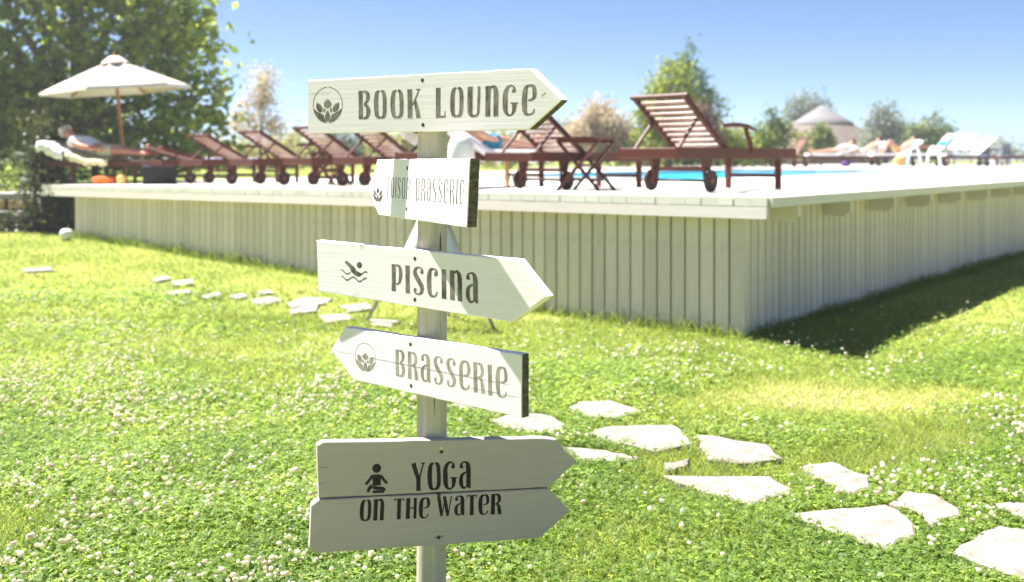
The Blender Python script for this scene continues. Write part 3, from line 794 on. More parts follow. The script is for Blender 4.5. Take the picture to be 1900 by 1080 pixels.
def flat_poly(mb, poly, box, e, n, o, lift=0.00015):
    pts = []
    for x, y in poly:
        q = bil(box, x, y); pts.append(on_board(e, o, q[0], q[1]) + n * lift)
    mb.add(pts, [tuple(range(len(pts)))])

def lotus(mb, box, e, n, o, ring=True):
    N = 40
    def arc(a0, a1, win, wout, lift):
        ins, outs = [], []
        for i in range(N + 1):
            a = a0 + (a1 - a0) * i / N; t = i / N
            ins.append((0.5 + (0.5 - win(t)) * math.cos(a), 0.5 - (0.5 - win(t)) * math.sin(a)))
            outs.append((0.5 + (0.5 - wout(t)) * math.cos(a), 0.5 - (0.5 - wout(t)) * math.sin(a)))
        pts = []
        for x, y in ins + outs:
            q = bil(box, x, y); pts.append(on_board(e, o, q[0], q[1]) + n * lift)
        m = N + 1; mb.add(pts, [(i, i + 1, m + i + 1, m + i) for i in range(N)])
    if ring:
        arc(R(-8), R(87), lambda t: 0.022, lambda t: 0.0, 0.00015)
        arc(R(93), R(188), lambda t: 0.022, lambda t: 0.0, 0.00015)
    def leaf(a, b, w, k=0, n_=10):
        """pointed leaf from base a to tip b with half width w"""
        ax, ay = a; bx, by = b; dx, dy = bx - ax, by - ay; l = math.hypot(dx, dy); nx, ny = -dy / l, dx / l; s1, s2 = [], []
        for i in range(n_ + 1):
            t = i / n_; ww = w * math.sin(math.pi * t ** 0.85) ** 0.8 if 0 < t < 1 else 0
            s1.append((ax + dx * t + nx * ww, ay + dy * t + ny * ww)); s2.append((ax + dx * t - nx * ww, ay + dy * t - ny * ww))
        flat_poly(mb, s1 + s2[::-1][1:-1], box, e, n, o, 0.00015 + 0.00001 * k)
    leaf((0.50, 0.60), (0.50, 0.34), 0.135)                      # top petal
    leaf((0.31, 0.70), (0.12, 0.44), 0.095); leaf((0.69, 0.70), (0.88, 0.44), 0.095)
    leaf((0.50, 0.97), (0.50, 0.64), 0.085)                      # centre bud
    flat_poly(mb, [(0.375, 0.555), (0.44, 0.645), (0.40, 0.70), (0.375, 0.735), (0.345, 0.66)], box, e, n, o)
    flat_poly(mb, [(0.625, 0.555), (0.56, 0.645), (0.60, 0.70), (0.625, 0.735), (0.655, 0.66)], box, e, n, o)
    for sg in (-1, 1):                                           # lower sweeping petals
        out = [(0.5 + sg * 0.5 * math.cos(a), 0.5 + 0.5 * math.sin(a)) for a in [R(8 + 78 * i / 12) for i in range(13)]]
        inn = [(0.5 + sg * 0.045, 0.95), (0.5 + sg * 0.10, 0.86), (0.5 + sg * 0.125, 0.78), (0.5 + sg * 0.21, 0.735), (0.5 + sg * 0.36, 0.68), (0.5 + sg * 0.44, 0.62)]
        flat_poly(mb, out + inn, box, e, n, o)

def swimmer(mb, box, e, n, o):
    c = [(0.70 + 0.10 * math.cos(2 * math.pi * i / 16), 0.16 + 0.14 * math.sin(2 * math.pi * i / 16)) for i in range(16)]
    flat_poly(mb, c, box, e, n, o)
    flat_poly(mb, [(0.14, 0.06), (0.19, 0.0), (0.28, 0.05), (0.52, 0.28), (0.60, 0.44), (0.78, 0.52), (0.74, 0.66), (0.62, 0.68), (0.50, 0.60), (0.40, 0.50), (0.32, 0.30), (0.18, 0.14)], box, e, n, o)
    for y0, xa, xb in ((0.52, 0.0, 1.0), (0.80, 0.02, 0.97)):
        if y0 < 0.6: segs = [(0.0, 0.36), (0.66, 1.0)]
        else: segs = [(xa, xb)]
        for sa, sb in segs:
            L, Rr = [], []
            for i in range(25):
                x = sa + (sb - sa) * i / 24; y = y0 + 0.085 * math.sin((x - 0.12) * 13.5)
                L.append((x, y - 0.033)); Rr.append((x, y + 0.033))
            pts = []
            for x, y in L + Rr:
                q = bil(box, x, y); pts.append(on_board(e, o, q[0], q[1]) + n * 0.00015)
            mb.add(pts, [(i, i + 1, 26 + i, 25 + i) for i in range(24)])

def yogi(mb, box, e, n, o):
    flat_poly(mb, [(0.52 + 0.19 * math.cos(2 * math.pi * i / 18), 0.155 + 0.155 * math.sin(2 * math.pi * i / 18)) for i in range(18)], box, e, n, o)
    flat_poly(mb, [(0.36, 0.36), (0.66, 0.36), (0.72, 0.44), (0.68, 0.62), (0.70, 0.74), (0.33, 0.74), (0.36, 0.62), (0.30, 0.44)], box, e, n, o)
    for pts in ([(0.33, 0.40, 0.11), (0.2, 0.56, 0.11), (0.05, 0.69, 0.10)], [(0.69, 0.40, 0.11), (0.82, 0.55, 0.11), (0.96, 0.68, 0.10)],
                [(0.34, 0.74, 0.13), (0.20, 0.84, 0.14), (0.14, 0.96, 0.10)], [(0.36, 0.80, 0.12), (0.55, 0.83, 0.12), (0.80, 0.86, 0.12), (0.86, 0.94, 0.09)],
                [(0.34, 0.95, 0.09), (0.55, 0.95, 0.10), (0.82, 0.96, 0.08)]):
        L, Rr = ribbon(pts); pp = []
        for x, y in L + Rr:
            q = bil(box, x, y); pp.append(on_board(e, o, q[0], q[1]) + n * 0.00018)
        m = len(L); mb.add(pp, [(i, i + 1, m + i + 1, m + i) for i in range(m - 1)])

def sign_board(theta, t, outline, label, mat, ends, words=(), ink='ink_worn', emblem=None, screws=(), wscale=1.0, seed=1, chip=None, ring=True, gap=0.12):
    """ends: indices of outline edges that take the dark end grain material"""
    e, n, o = frame(theta, t)
    bm = bmesh.new(); N = len(outline)
    sr = random.Random(seed)
    pts = []                                                   # slightly uneven sawn outline
    edge_of = []
    for i in range(N):
        a, b = outline[i], outline[(i + 1) % N]; L = math.hypot(b[0] - a[0], b[1] - a[1]); k = max(1, int(L / 0.035))
        for j in range(k):
            f = j / k; jx = 0.0 if j == 0 else sr.uniform(-0.0009, 0.0009)
            x = a[0] + (b[0] - a[0]) * f; y = a[1] + (b[1] - a[1]) * f
            nx, ny = (b[1] - a[1]) / L, -(b[0] - a[0]) / L
            if chip is not None and i == chip: jx = sr.uniform(-0.006, 0.001)
            pts.append((x + nx * jx, y + ny * jx)); edge_of.append(i)
    c = 0.0022
    cen = (sum(p[0] for p in outline) / N, sum(p[1] for p in outline) / N)
    def off(p, d):                                             # pull a point towards the inside by d
        vx, vy = cen[0] - p[0], cen[1] - p[1]
        return (p[0] + (d if vx > 0 else -d) * min(1, abs(vx) / 0.05), p[1] + (d if vy > 0 else -d) * min(1, abs(vy) / 0.03))
    rings = []
    for depth, d in ((0, c), (-c, 0), (-(t - c), 0), (-t, c)):
        rings.append([bm.verts.new(on_board(e, o, *off(p, d)) + n * depth) for p in pts])
    m = len(pts)
    front = bm.faces.new(rings[0]); back = bm.faces.new(rings[3][::-1])
    for r in range(3):
        for i in range(m):
            fc = bm.faces.new((rings[r][i], rings[r][(i + 1) % m], rings[r + 1][(i + 1) % m], rings[r + 1][i]))
            if edge_of[i] in ends and r == 1: fc.material_index = 1
    bmesh.ops.recalc_face_normals(bm, faces=bm.faces)
    me = bpy.data.meshes.new('sign_board'); bm.to_mesh(me); bm.free()
    me.materials.append(mat); me.materials.append(M['end_grain'])
    bo = link('sign_board', me, post); bo['label'] = label
    if words:
        for wd in words:
            mb = MB(); text_mesh(mb, [wd], e, n, o, wscale, gap, seed); mb.obj('lettering', M[ink], bo)
    if emblem:
        mb = MB(); kind, box = emblem
        if kind == 'lotus': lotus(mb, box, e, n, o, ring)
        elif kind == 'swimmer': swimmer(mb, box, e, n, o)
        else: yogi(mb, box, e, n, o)
        mb.obj('emblem', M[ink], bo)
    for (s, z, kind) in screws:
        mb = MB(); prof = [(0.0001, 0.00015), (0.003, 0.0003), (0.0058, 0.00025), (0.006, -0.003)]
        vs_ = []; fs = []; k = 14
        for r, d in prof:
            for q in range(k):
                a = 2 * math.pi * q / k
                vs_.append(on_board(e, o, s + r * math.cos(a), z + r * math.sin(a)) + n * d)
        for i in range(len(prof) - 1):
            for q in range(k): fs.append((i * k + q, i * k + (q + 1) % k, (i + 1) * k + (q + 1) % k, (i + 1) * k + q))
        mb.add(vs_, fs); mb.obj('screw', M['screw_ring' if kind == 'r' else 'screw'], bo)
    return bo

SB = []
SB.append(sign_board(34.9, 0.034, [(-0.4345,1.5948),(0.4011,1.5894),(0.4985,1.5035),(0.3959,1.4285),(-0.4345,1.4288)],
  'topmost white arrow board lettered BOOK LOUNGE, pointing right', M['white_board'], (2,),  # lower tip edge coloured dark for its shade and grass reflection
  [('BOOK', [(-0.2199,1.5536),(0.0204,1.5501),(0.0222,1.467),(-0.2188,1.4685)]), ('LOUnGe', [(0.078,1.5509),(0.4199,1.5469),(0.4173,1.465),(0.0774,1.4657)])],
  'ink_worn', ('lotus', [(-0.4109,1.5727),(-0.2843,1.5694),(-0.2843,1.4593),(-0.4109,1.4602)]), [(0.0292,1.5744,'s'),(0.0312,1.4468,'s')], 1.0, 1, gap=0.14))
SB.append(sign_board(59.4, 0.032, [(-0.2278,1.3483),(0.3757,1.3514),(0.358,1.1726),(-0.2194,1.1775),(-0.2962,1.2535)],
  'white arrow board lettered FOISOR BRASSERIE, pointing left', M['white_board'], (1,),
  [('FOIsOR', [(-0.1485,1.2954),(0.0142,1.2968),(0.0102,1.2319),(-0.1529,1.2344)]), ('BRasseRIe', [(0.0505,1.2962),(0.3491,1.2968),(0.344,1.2303),(0.048,1.231)])],
  'ink_pale', ('lotus', [(-0.2638,1.2812),(-0.1801,1.286),(-0.1801,1.2155),(-0.2638,1.2191)]), [(-0.0068,1.3234,'s'),(-0.0105,1.2046,'s')], 0.62, 2, ring=False, gap=0.12))
SB.append(sign_board(40, 0.03, [(-0.4362,1.0937),(0.3902,1.0849),(0.4856,0.9968),(0.368,0.9182),(-0.4283,0.9332)],
  'white arrow board lettered PISCINA with a swimmer, pointing right', M['white_board'], (),
  [('PIscIna', [(-0.0928,1.0424),(0.2491,1.0398),(0.2514,0.9555),(-0.0928,0.9633)])],
  'ink_mid', ('swimmer', [(-0.3177,1.0385),(-0.1974,1.0413),(-0.1974,0.9718),(-0.3177,0.9722)]), [(0.0043,1.0636,'s'),(0.0043,0.946,'s')], 1.0, 3))
SB.append(sign_board(43.2, 0.03, [(-0.3172,0.8304),(0.4254,0.8426),(0.4254,0.6777),(-0.2771,0.6732),(-0.3885,0.7497)],
  'white arrow board lettered BRASSERIE, pointing left', M['white_board'], (1,),
  [('BRasseRIe', [(-0.0785,0.793),(0.3748,0.8025),(0.3768,0.7202),(-0.0768,0.7149)])],
  'ink_faded', ('lotus', [(-0.2665,0.7933),(-0.1659,0.7943),(-0.1659,0.7089),(-0.2665,0.706)]), [(-0.01,0.8152,'s'),(-0.0076,0.6959,'s')], 0.92, 4))
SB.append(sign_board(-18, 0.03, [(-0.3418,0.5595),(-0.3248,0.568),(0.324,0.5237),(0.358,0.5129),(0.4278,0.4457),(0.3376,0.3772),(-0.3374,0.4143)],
  'grey shaded arrow board lettered YOGA with a seated figure', M['shaded_board'], (3,),
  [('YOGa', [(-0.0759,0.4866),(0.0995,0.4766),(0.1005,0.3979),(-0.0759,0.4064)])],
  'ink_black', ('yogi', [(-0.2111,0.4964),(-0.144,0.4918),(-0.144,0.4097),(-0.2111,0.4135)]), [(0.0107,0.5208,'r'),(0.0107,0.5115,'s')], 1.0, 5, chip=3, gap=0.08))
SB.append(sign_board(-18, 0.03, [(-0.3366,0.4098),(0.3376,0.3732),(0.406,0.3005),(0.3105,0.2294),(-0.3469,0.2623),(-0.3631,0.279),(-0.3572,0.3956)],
  'lowest grey shaded arrow board lettered ON THE WATER', M['shaded_board'], (),
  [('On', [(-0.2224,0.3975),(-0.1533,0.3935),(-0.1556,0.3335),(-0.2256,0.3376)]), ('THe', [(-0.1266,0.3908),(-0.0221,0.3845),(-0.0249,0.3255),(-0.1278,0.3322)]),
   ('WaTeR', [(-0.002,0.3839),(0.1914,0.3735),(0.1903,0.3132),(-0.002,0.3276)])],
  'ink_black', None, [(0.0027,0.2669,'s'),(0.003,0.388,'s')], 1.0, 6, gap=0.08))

def crack(board, theta, t, pts, w):
    """long drying crack along the grain: a thin dark sliver, name of its own under the board"""
    e, n, o = frame(theta, t); up, dn = [], []; cr = random.Random(len(pts)); P_ = catmull([(a, b, 1) for a, b in pts], 6)
    for i, (s, z, _) in enumerate(P_):
        k = math.sin(math.pi * min(1, max(0, i / (len(P_) - 1)))) ** 0.5 * w * cr.uniform(0.5, 1.2)
        up.append(on_board(e, o, s, z + k) + n * 0.0003); dn.append(on_board(e, o, s, z - k) + n * 0.0003)
    m = len(up); mb = MB(); mb.add(up + dn, [(i, i + 1, m + i + 1, m + i) for i in range(m - 1)])
    mb.obj('crack', M['end_grain'], board)
crack(SB[3], 43.2, 0.03, [(-0.37, 0.7505), (-0.2, 0.752), (-0.05, 0.7535), (0.12, 0.7545), (0.3, 0.757), (0.42, 0.759)], 0.0007)
crack(SB[3], 43.2, 0.03, [(0.20, 0.727), (0.3, 0.7285), (0.424, 0.730)], 0.0006)
crack(SB[0], 34.9, 0.034, [(-0.43, 1.552), (-0.38, 1.5525), (-0.33, 1.552)], 0.0006)
crack(SB[0], 34.9, 0.034, [(0.434, 1.514), (0.442, 1.519), (0.449, 1.524)], 0.0022)
crack(SB[4], -18, 0.03, [(-0.339, 0.497), (-0.325, 0.4965), (-0.31, 0.497)], 0.0009)
crack(SB[4], -18, 0.03, [(-0.339, 0.455), (-0.328, 0.4545), (-0.318, 0.455)], 0.0009)
crack(SB[5], -18, 0.03, [(-0.014, 0.2685), (0.003, 0.268), (0.02, 0.270)], 0.0016)

# ------------------------------------------------------------------ loungers
def build_lounger(name, ang, label, leg_mat='teak', arm=True):
    """local frame: x from the head end (-0.95) to the foot end (0.95), near side y=-0.32, feet on z=0"""
    t = empty(name, label=label, cat='sun lounger')
    T = M['teak']
    for y in (-0.305, 0.305):
        MB().bar((-0.95, y, 0.335), (0.95, y, 0.335), 0.03, 0.095, ch=0.004).obj('side_rail', T, t)
    MB().box((-0.935, 0, 0.335), (0.028, 0.578, 0.085), ch=0.004).obj('end_beam', T, t)
    MB().box((0.935, 0, 0.335), (0.028, 0.578, 0.085), ch=0.004).obj('end_beam', T, t)
    hx, hz, L = -0.17, 0.375, 0.76
    ca, sa = math.cos(ang), math.sin(ang)
    # seat slats
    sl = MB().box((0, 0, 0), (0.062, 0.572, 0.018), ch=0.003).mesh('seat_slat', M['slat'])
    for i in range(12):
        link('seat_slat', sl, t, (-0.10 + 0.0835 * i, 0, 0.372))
    # backrest: two stiles, slats, top rail
    br = empty('backrest'); br.parent = t
    def q(d, up=0.0): return (hx - d * ca - up * -sa * 0 - up * sa * -1 * 0, 0, hz + d * sa)
    for y in (-0.262, 0.262):
        a, b = q(0.0), q(L)
        MB().bar((a[0], y, a[2]), (b[0], y, b[2]), 0.036, 0.05, ch=0.004).obj('back_stile', T, br)
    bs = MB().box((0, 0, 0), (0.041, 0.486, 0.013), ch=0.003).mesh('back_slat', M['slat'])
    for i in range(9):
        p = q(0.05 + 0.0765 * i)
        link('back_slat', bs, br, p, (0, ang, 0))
    p = q(L - 0.01); MB().box((0, 0, 0), (0.045, 0.60, 0.03), ch=0.005).obj('top_rail', T, br, p).rotation_euler = (0, ang, 0)
    # prop strut frame from the backrest down to the head rail notches
    m1 = q(0.46)
    for y in (-0.225, 0.225):
        MB().bar((m1[0], y, m1[2] - 0.012), (-0.84, y, 0.352), 0.028, 0.024, ch=0.003).obj('prop_strut', T, t)
    MB().bar((-0.84, -0.24, 0.35), (-0.84, 0.24, 0.35), 0.024, 0.024).obj('prop_bar', T, t)
    # wheel brackets, axle, wheels
    for y in (-0.272, 0.272):
        mb = MB(); vs_ = []
        for yy in (y - 0.013, y + 0.013):
            for x, z in ((-0.53, 0.29), (-0.40, 0.29), (-0.43, 0.17), (-0.44, 0.075), (-0.50, 0.075), (-0.51, 0.17)): vs_.append((x, yy, z))
        mb.add(vs_, [(0, 1, 2, 3, 4, 5), (11, 10, 9, 8, 7, 6)] + [(i, (i + 1) % 6, 6 + (i + 1) % 6, 6 + i) for i in range(6)])
        mb.obj('wheel_bracket', T, t)
    MB().tube([(-0.47, -0.31, 0.098), (-0.47, 0.31, 0.098)], 0.012, 8).obj('axle', M['tyre'], t)
    MB().bar((-0.47, -0.258, 0.2), (-0.47, 0.258, 0.2), 0.03, 0.035).obj('stretcher', T, t)
    for y in (-0.315, 0.315):
        w = MB().lathe([(0.03, -0.014), (0.088, -0.014), (0.098, -0.009), (0.098, 0.009), (0.088, 0.014), (0.03, 0.014)], 24, (-0.47, y, 0.098), 'y').obj('wheel', M['tyre'], t)
        MB().lathe([(0.0005, -0.02), (0.024, -0.02), (0.03, -0.013), (0.03, 0.013), (0.024, 0.02), (0.0005, 0.02)], 16, (-0.47, y, 0.098), 'y').obj('hub', M['hub'], w)
    # foot legs
    for y in (-0.272, 0.272):
        MB().bar((0.70, y, 0.29), (0.70, y, 0.0), 0.034, 0.058, ch=0.004).obj('leg', M[leg_mat] if y > 0 else T, t)
    MB().bar((0.70, -0.254, 0.13), (0.70, 0.254, 0.13), 0.026, 0.036).obj('stretcher', T, t)
    if arm:
        for y in (-0.318,):
            ar = MB().tube([(-0.27, y, 0.575), (-0.18, y, 0.582), (-0.02, y, 0.585), (0.12, y, 0.575), (0.22, y, 0.548)], [0.016, 0.02, 0.021, 0.02, 0.012], 8).obj('armrest', T, t)
            MB().tube([(0.07, y, 0.572), (0.10, y, 0.50), (0.155, y, 0.42), (0.165, y, 0.34)], [0.022, 0.02, 0.022, 0.02], 8).obj('armrest_post', T, ar)
    return t
def lounger_loc(u, v=0.4, rz=R(45), s=1.0):
    p = np.array(P2(u, 0)) - NF * v                       # near head corner
    c, s_ = math.cos(rz), math.sin(rz)
    off_ = np.array((c * 0.95 - s_ * 0.32, s_ * 0.95 + c * 0.32)) * s
    w = p + off_; uu, vv = uv_of(*w)
    return (w[0], w[1], zdeck(uu, min(vv, 12)) + 0.002)
def on_deck(x, y, dz=0.002):
    u, v = uv_of(x, y); return (x, y, zdeck(u, v) + dz)
LG = 'sun loungers along the front edge of the deck'
front_loungers = [
 (1.01, 0.40, 36, 'nearest teak sun lounger, raised back, at the deck corner by the pool'),
 (2.60, 0.42, 36, 'teak sun lounger with raised back directly left of the crossed-leg side table'),
 (3.95, 0.45, 24, 'teak sun lounger whose back holds a white towel, just right of the post'),
 (5.15, 0.50, 34, 'teak sun lounger whose back rises under the lotus end of the top sign board'),
 (6.20, 0.55, 33, 'teak sun lounger standing right of the low crossed-leg table on the left'),
 (7.42, 0.60, 31, 'teak sun lounger backed by pale sky, left of the low crossed-leg table'),
 (8.70, 0.62, 29, 'teak sun lounger with raised back against the big tree, right of black bag'),
 (9.75, 0.60, 14, 'low-backed teak sun lounger between the reclining person and the black bag'),
 (12.05, 0.52, 17, 'leftmost teak sun lounger, under the person on white towels'),
]
lo = {}
proto = {}
for i, (u, v, a, lab) in enumerate(front_loungers):
    t = build_lounger('sun_lounger', R(a), lab, 'pale_leg' if i in (2, 4, 5) else 'teak', arm=(i in (0, 5, 6)))
    t['group'] = LG
    t.location = lounger_loc(u, v); t.rotation_euler = (0, 0, R(45) + R([0, 0, 1, -1, 1.5, -1, 2, 3, 2][i])); lo[i] = t
    if i == 1: t.scale = (1, 1, 0.95)
    if i >= 3: t.scale = (0.94, 0.94, 0.90)
    if i == 8:
        t.location = on_deck(-6.15, 15.6); t.rotation_euler = (0, 0, R(-15)); t.scale = (0.92, 0.92, 0.92)

# crossed-leg side tables
def side_table(name, loc, rz, label, w=0.60, d=0.42, h=0.50):
    t = empty(name, loc, rz, label, 'side table', 'crossed-leg side tables between loungers')
    sl = MB().box((0, 0, 0), (w, d / 6 - 0.012, 0.02), ch=0.003).mesh('top_slat', M['teak'])
    for k in range(6):
        link('top_slat', sl, t, (0, -d / 2 + d / 12 + k * d / 6, h - 0.01))
    for x in (-w * 0.30, w * 0.30):
        for j, sg in enumerate((-1, 1)):
            MB().bar((x + j * 0.026, -sg * d * 0.45, 0.0), (x + j * 0.026, sg * d * 0.45, h - 0.05), 0.024, 0.046, up=(1, 0, 0), ch=0.003).obj('leg', M['teak'], t)
        MB().box((x + 0.013, 0, h - 0.036), (0.05, d * 0.94, 0.03)).obj('cross_rail', M['teak'], t)
    MB().bar((-w * 0.30, 0, 0.13 * 0 + h * 0.47), (w * 0.30 + 0.026, 0, h * 0.47), 0.026, 0.026).obj('stretcher', M['teak'], t)
    for sg in (-1, 1):
        MB().bar((-w * 0.28, sg * d * 0.32, 0.10), (w * 0.28, sg * d * 0.32, 0.10), 0.022, 0.03).obj('foot_rail', M['teak'], t)
    return t
side_table('side_table', on_deck(0.70, 9.72), R(62), 'tall crossed-leg teak side table between the two nearest loungers', 0.62, 0.46, 0.50)
pt = P2(6.95, 1.55)
side_table('side_table', on_deck(pt[0], pt[1]), R(60), 'lower crossed-leg teak side table among the left loungers', 0.55, 0.40, 0.42)

# ------------------------------------------------------------------ people (one continuous skinned body each)
def skin_body(name, verts, edges, radii, root=0, subdiv=2):
    me = bpy.data.meshes.new(name); me.from_pydata(verts, edges, [])
    o = bpy.data.objects.new(name, me); COL.objects.link(o)
    sm = o.modifiers.new('skin', 'SKIN'); sm.use_smooth_shade = True
    for i, r in enumerate(radii):
        d = me.skin_vertices[0].data[i]; d.radius = r if hasattr(r, '__len__') else (r, r); d.use_root = (i == root)
    ss = o.modifiers.new('sub', 'SUBSURF'); ss.levels = subdiv; ss.render_levels = subdiv
    dg = bpy.context.evaluated_depsgraph_get(); dg.update()
    new = bpy.data.meshes.new_from_object(o.evaluated_get(dg))
    bpy.data.objects.remove(o); bpy.data.meshes.remove(me)
    new.polygons.foreach_set('use_smooth', [True] * len(new.polygons))
    return new
def lying_person(ang, knees=False, scale=1.0):
    """on a lounger: hips near x=-0.05, torso along the backrest, legs to +x; seat surface z=0.38"""
    ca, sa = math.cos(ang), math.sin(ang); hip = Vector((-0.08, 0, 0.485))
    def tor(d, up=0.0, y=0.0): return hip + Vector((-d * ca - up * -0.0 + up * sa * 1, y, d * sa + up * ca))
    V_ = [hip, tor(0.16, 0.01), tor(0.34, 0.02), tor(0.47, 0.02), tor(0.56, 0.035), tor(0.63, 0.055), tor(0.72, 0.075), tor(0.79, 0.085)]
    Rr = [(0.15, 0.105), (0.135, 0.095), (0.155, 0.105), (0.14, 0.085), (0.052, 0.055), (0.075, 0.07), (0.098, 0.085), (0.065, 0.06)]
    E_ = [(i, i + 1) for i in range(7)]
    def chain(start, pts, rad):
        prev = start
        for p, r in zip(pts, rad):
            V_.append(Vector(p)); Rr.append(r); E_.append((prev, len(V_) - 1)); prev = len(V_) - 1
        return prev
    for sg in (-1, 1):
        s = tor(0.46, 0.0, sg * 0.18); el = tor(0.20, 0.0, sg * 0.27); wr = tor(-0.03, 0.03, sg * 0.22)
        w = chain(3, [s, el, wr, wr + Vector((0.05, -sg * 0.01, 0.005)), wr + Vector((0.11, -sg * 0.015, -0.005))], [0.062, 0.043, 0.03, 0.036, 0.024])
        if knees:
            kn = Vector((0.30, sg * 0.10, 0.86 + 0.03 * sg)); an = Vector((0.52, sg * 0.10, 0.46)); to = Vector((0.70, sg * 0.11, 0.42))
        else:
            kn = Vector((0.36, sg * 0.12, 0.475)); an = Vector((0.76, sg * 0.13, 0.425)); to = Vector((0.80, sg * 0.15, 0.58))
        h0 = hip + Vector((0.07, sg * 0.10, -0.01))
        chain(0, [h0, (h0 + kn) / 2 + Vector((0, 0, 0.005)), kn, (kn * 0.65 + an * 0.35), an, (an + to) / 2, to], [0.09, 0.08, 0.056, 0.055, 0.036, 0.04, 0.028])
    return V_, E_, Rr, tor, hip
def person(name, host, ang, skin, hair, label, shirt=None, shorts=None, knees=False, lift=0.0):
    V_, E_, Rr, tor, hip = lying_person(ang, knees)
    t = empty(name, label=label, cat='person', group='people lying on the loungers')
    t.location = host.location; t.rotation_euler = host.rotation_euler
    t.location.z += lift
    body = skin_body('body', [tuple(v) for v in V_], E_, Rr); body.materials.append(skin); link('body', body, t)
    hd = tor(0.715, 0.085)
    mb = MB(); bm = bmesh.new(); bmesh.ops.create_uvsphere(bm, u_segments=16, v_segments=10, radius=0.108)
    for v in list(bm.verts):
        if v.co.z < -0.03: v.co.z = -0.03
    up = Vector((-math.cos(ang), 0, math.sin(ang)))
    mm = Vector((0, 0, 1)).rotation_difference(up).to_matrix()
    for v in bm.verts: v.co = mm @ v.co + hd + up * 0.02
    me = bpy.data.meshes.new('hair'); bm.to_mesh(me); bm.free(); me.materials.append(hair)
    me.polygons.foreach_set('use_smooth', [True] * len(me.polygons)); link('hair', me, t)
    fwd = Vector((math.sin(ang), 0, math.cos(ang)))            # the way the face looks
    face = MB()
    face.add([hd + fwd * 0.098 - up * 0.01 + Vector((0, s * 0.014, 0)) for s in (-1, 1)] + [hd + fwd * 0.098 + up * 0.02, hd + fwd * 0.125 - up * 0.015], [(0, 1, 3), (1, 2, 3), (2, 0, 3)])
    face.obj('nose', skin, t)
    if shirt:
        sb = skin_body('shirt', [tuple(tor(0.02)), tuple(tor(0.18, 0.012)), tuple(tor(0.34, 0.022)), tuple(tor(0.46, 0.022)), tuple(tor(0.50, 0.022)),
                                 tuple(tor(0.45, 0.0, -0.19)), tuple(tor(0.34, 0.0, -0.235)), tuple(tor(0.45, 0.0, 0.19)), tuple(tor(0.34, 0.0, 0.235))],
                       [(0, 1), (1, 2), (2, 3), (3, 4), (3, 5), (5, 6), (3, 7), (7, 8)], [(0.165, 0.12), (0.15, 0.11), (0.17, 0.12), (0.155, 0.10), (0.09, 0.075), 0.075, 0.06, 0.075, 0.06])
        sb.materials.append(shirt); link('shirt', sb, t)
    if shorts:
        kk = 0.55
        def kn(sg):
            h0 = hip + Vector((0.07, sg * 0.10, -0.01)); k = Vector((0.30, sg * 0.10, 0.86 + 0.03 * sg)) if knees else Vector((0.36, sg * 0.12, 0.475))
            return tuple(h0), tuple(h0 + (k - h0) * kk)
        a, b = kn(-1); c, d = kn(1)
        sb = skin_body('shorts', [tuple(hip), a, b, c, d, tuple(tor(0.07))], [(0, 1), (1, 2), (0, 3), (3, 4), (0, 5)], [(0.165, 0.12), 0.105, 0.098, 0.105, 0.098, (0.158, 0.115)])
        sb.materials.append(shorts); link('shorts', sb, t)
    return t
def drape(name, host, label, cat, mat, x0, x1, prof, y0=-0.36, y1=0.36, hang=0.18, thick=0.012, seed=1):
    """cloth lying on a lounger: prof maps x to z; it hangs over the near side"""
    nr = random.Random(seed); mb = MB(); nx = 14; ys = [y0 - 0.0, y0, y0 + 0.06, -0.15, 0.0, 0.15, y1 - 0.06, y1, y1]
    vs_ = []
    for i in range(nx + 1):
        x = x0 + (x1 - x0) * i / nx; z = prof(x)
        for j, y in enumerate(ys):
            dz = nr.uniform(-0.006, 0.008)
            if j == 0 or j == len(ys) - 1: zz = z - hang * (0.7 + 0.5 * nr.random()); yy = y + (-1 if j == 0 else 1) * 0.012
            else: zz = z + dz; yy = y
            vs_.append((x, yy, zz))
    n = len(ys); fs = [(i * n + j, (i + 1) * n + j, (i + 1) * n + j + 1, i * n + j + 1) for i in range(nx) for j in range(n - 1)]
    mb.add(vs_, fs); me = mb.mesh(name, mat, True)
    o = link(name, me); o.location = host.location; o.rotation_euler = host.rotation_euler; o.scale = host.scale
    md = o.modifiers.new('thick', 'SOLIDIFY'); md.thickness = thick; md.offset = 1
    return tag(o, label, cat)
def lprof(ang, lift=0.012):
    ta_ = math.tan(ang)
    return lambda x: 0.385 + lift + (max(0, -0.17 - x) * ta_ if x < -0.17 else 0)

# the reader on the far left lounger
P1 = person('person', lo[8], R(17), M['red_skin'], M['hair_grey'], 'person in a white shirt lying on the leftmost lounger, head at left', shirt=M['shirt'], shorts=M['cream_towel'], lift=0.02)
def pillow_prof(x): return 0.40 + max(0, -0.17 - x) * math.tan(R(17)) + 0.05 * math.exp(-((x + 0.95) / 0.12) ** 2)
drape('towel', lo[8], 'white towel hanging off the head of the leftmost lounger', 'towel', M['towel'], -1.10, -0.60, pillow_prof, hang=0.16, seed=3)
drape('towel', lo[8], 'cream towel under the person on the leftmost lounger', 'towel', M['cream_towel'], -0.55, 0.25, lprof(R(17)), hang=0.10, seed=4)
drape('towel', lo[7], 'lilac towel spread over the foot of the low-backed lounger', 'towel', M['lilac'], 0.15, 0.75, lprof(R(14)), hang=0.05, seed=5)
# the person behind the top sign
P2_ = person('person', lo[2], R(24), M['skin'], M['hair_dark'], 'person in blue shorts lying on the towel-covered lounger beside the post', shorts=M['shorts'], knees=False, lift=0.02)
drape('towel', lo[2], 'long white towel covering the lounger beside the post', 'towel', M['towel'], -0.90, 0.70, lprof(R(24)), hang=0.12, seed=6)

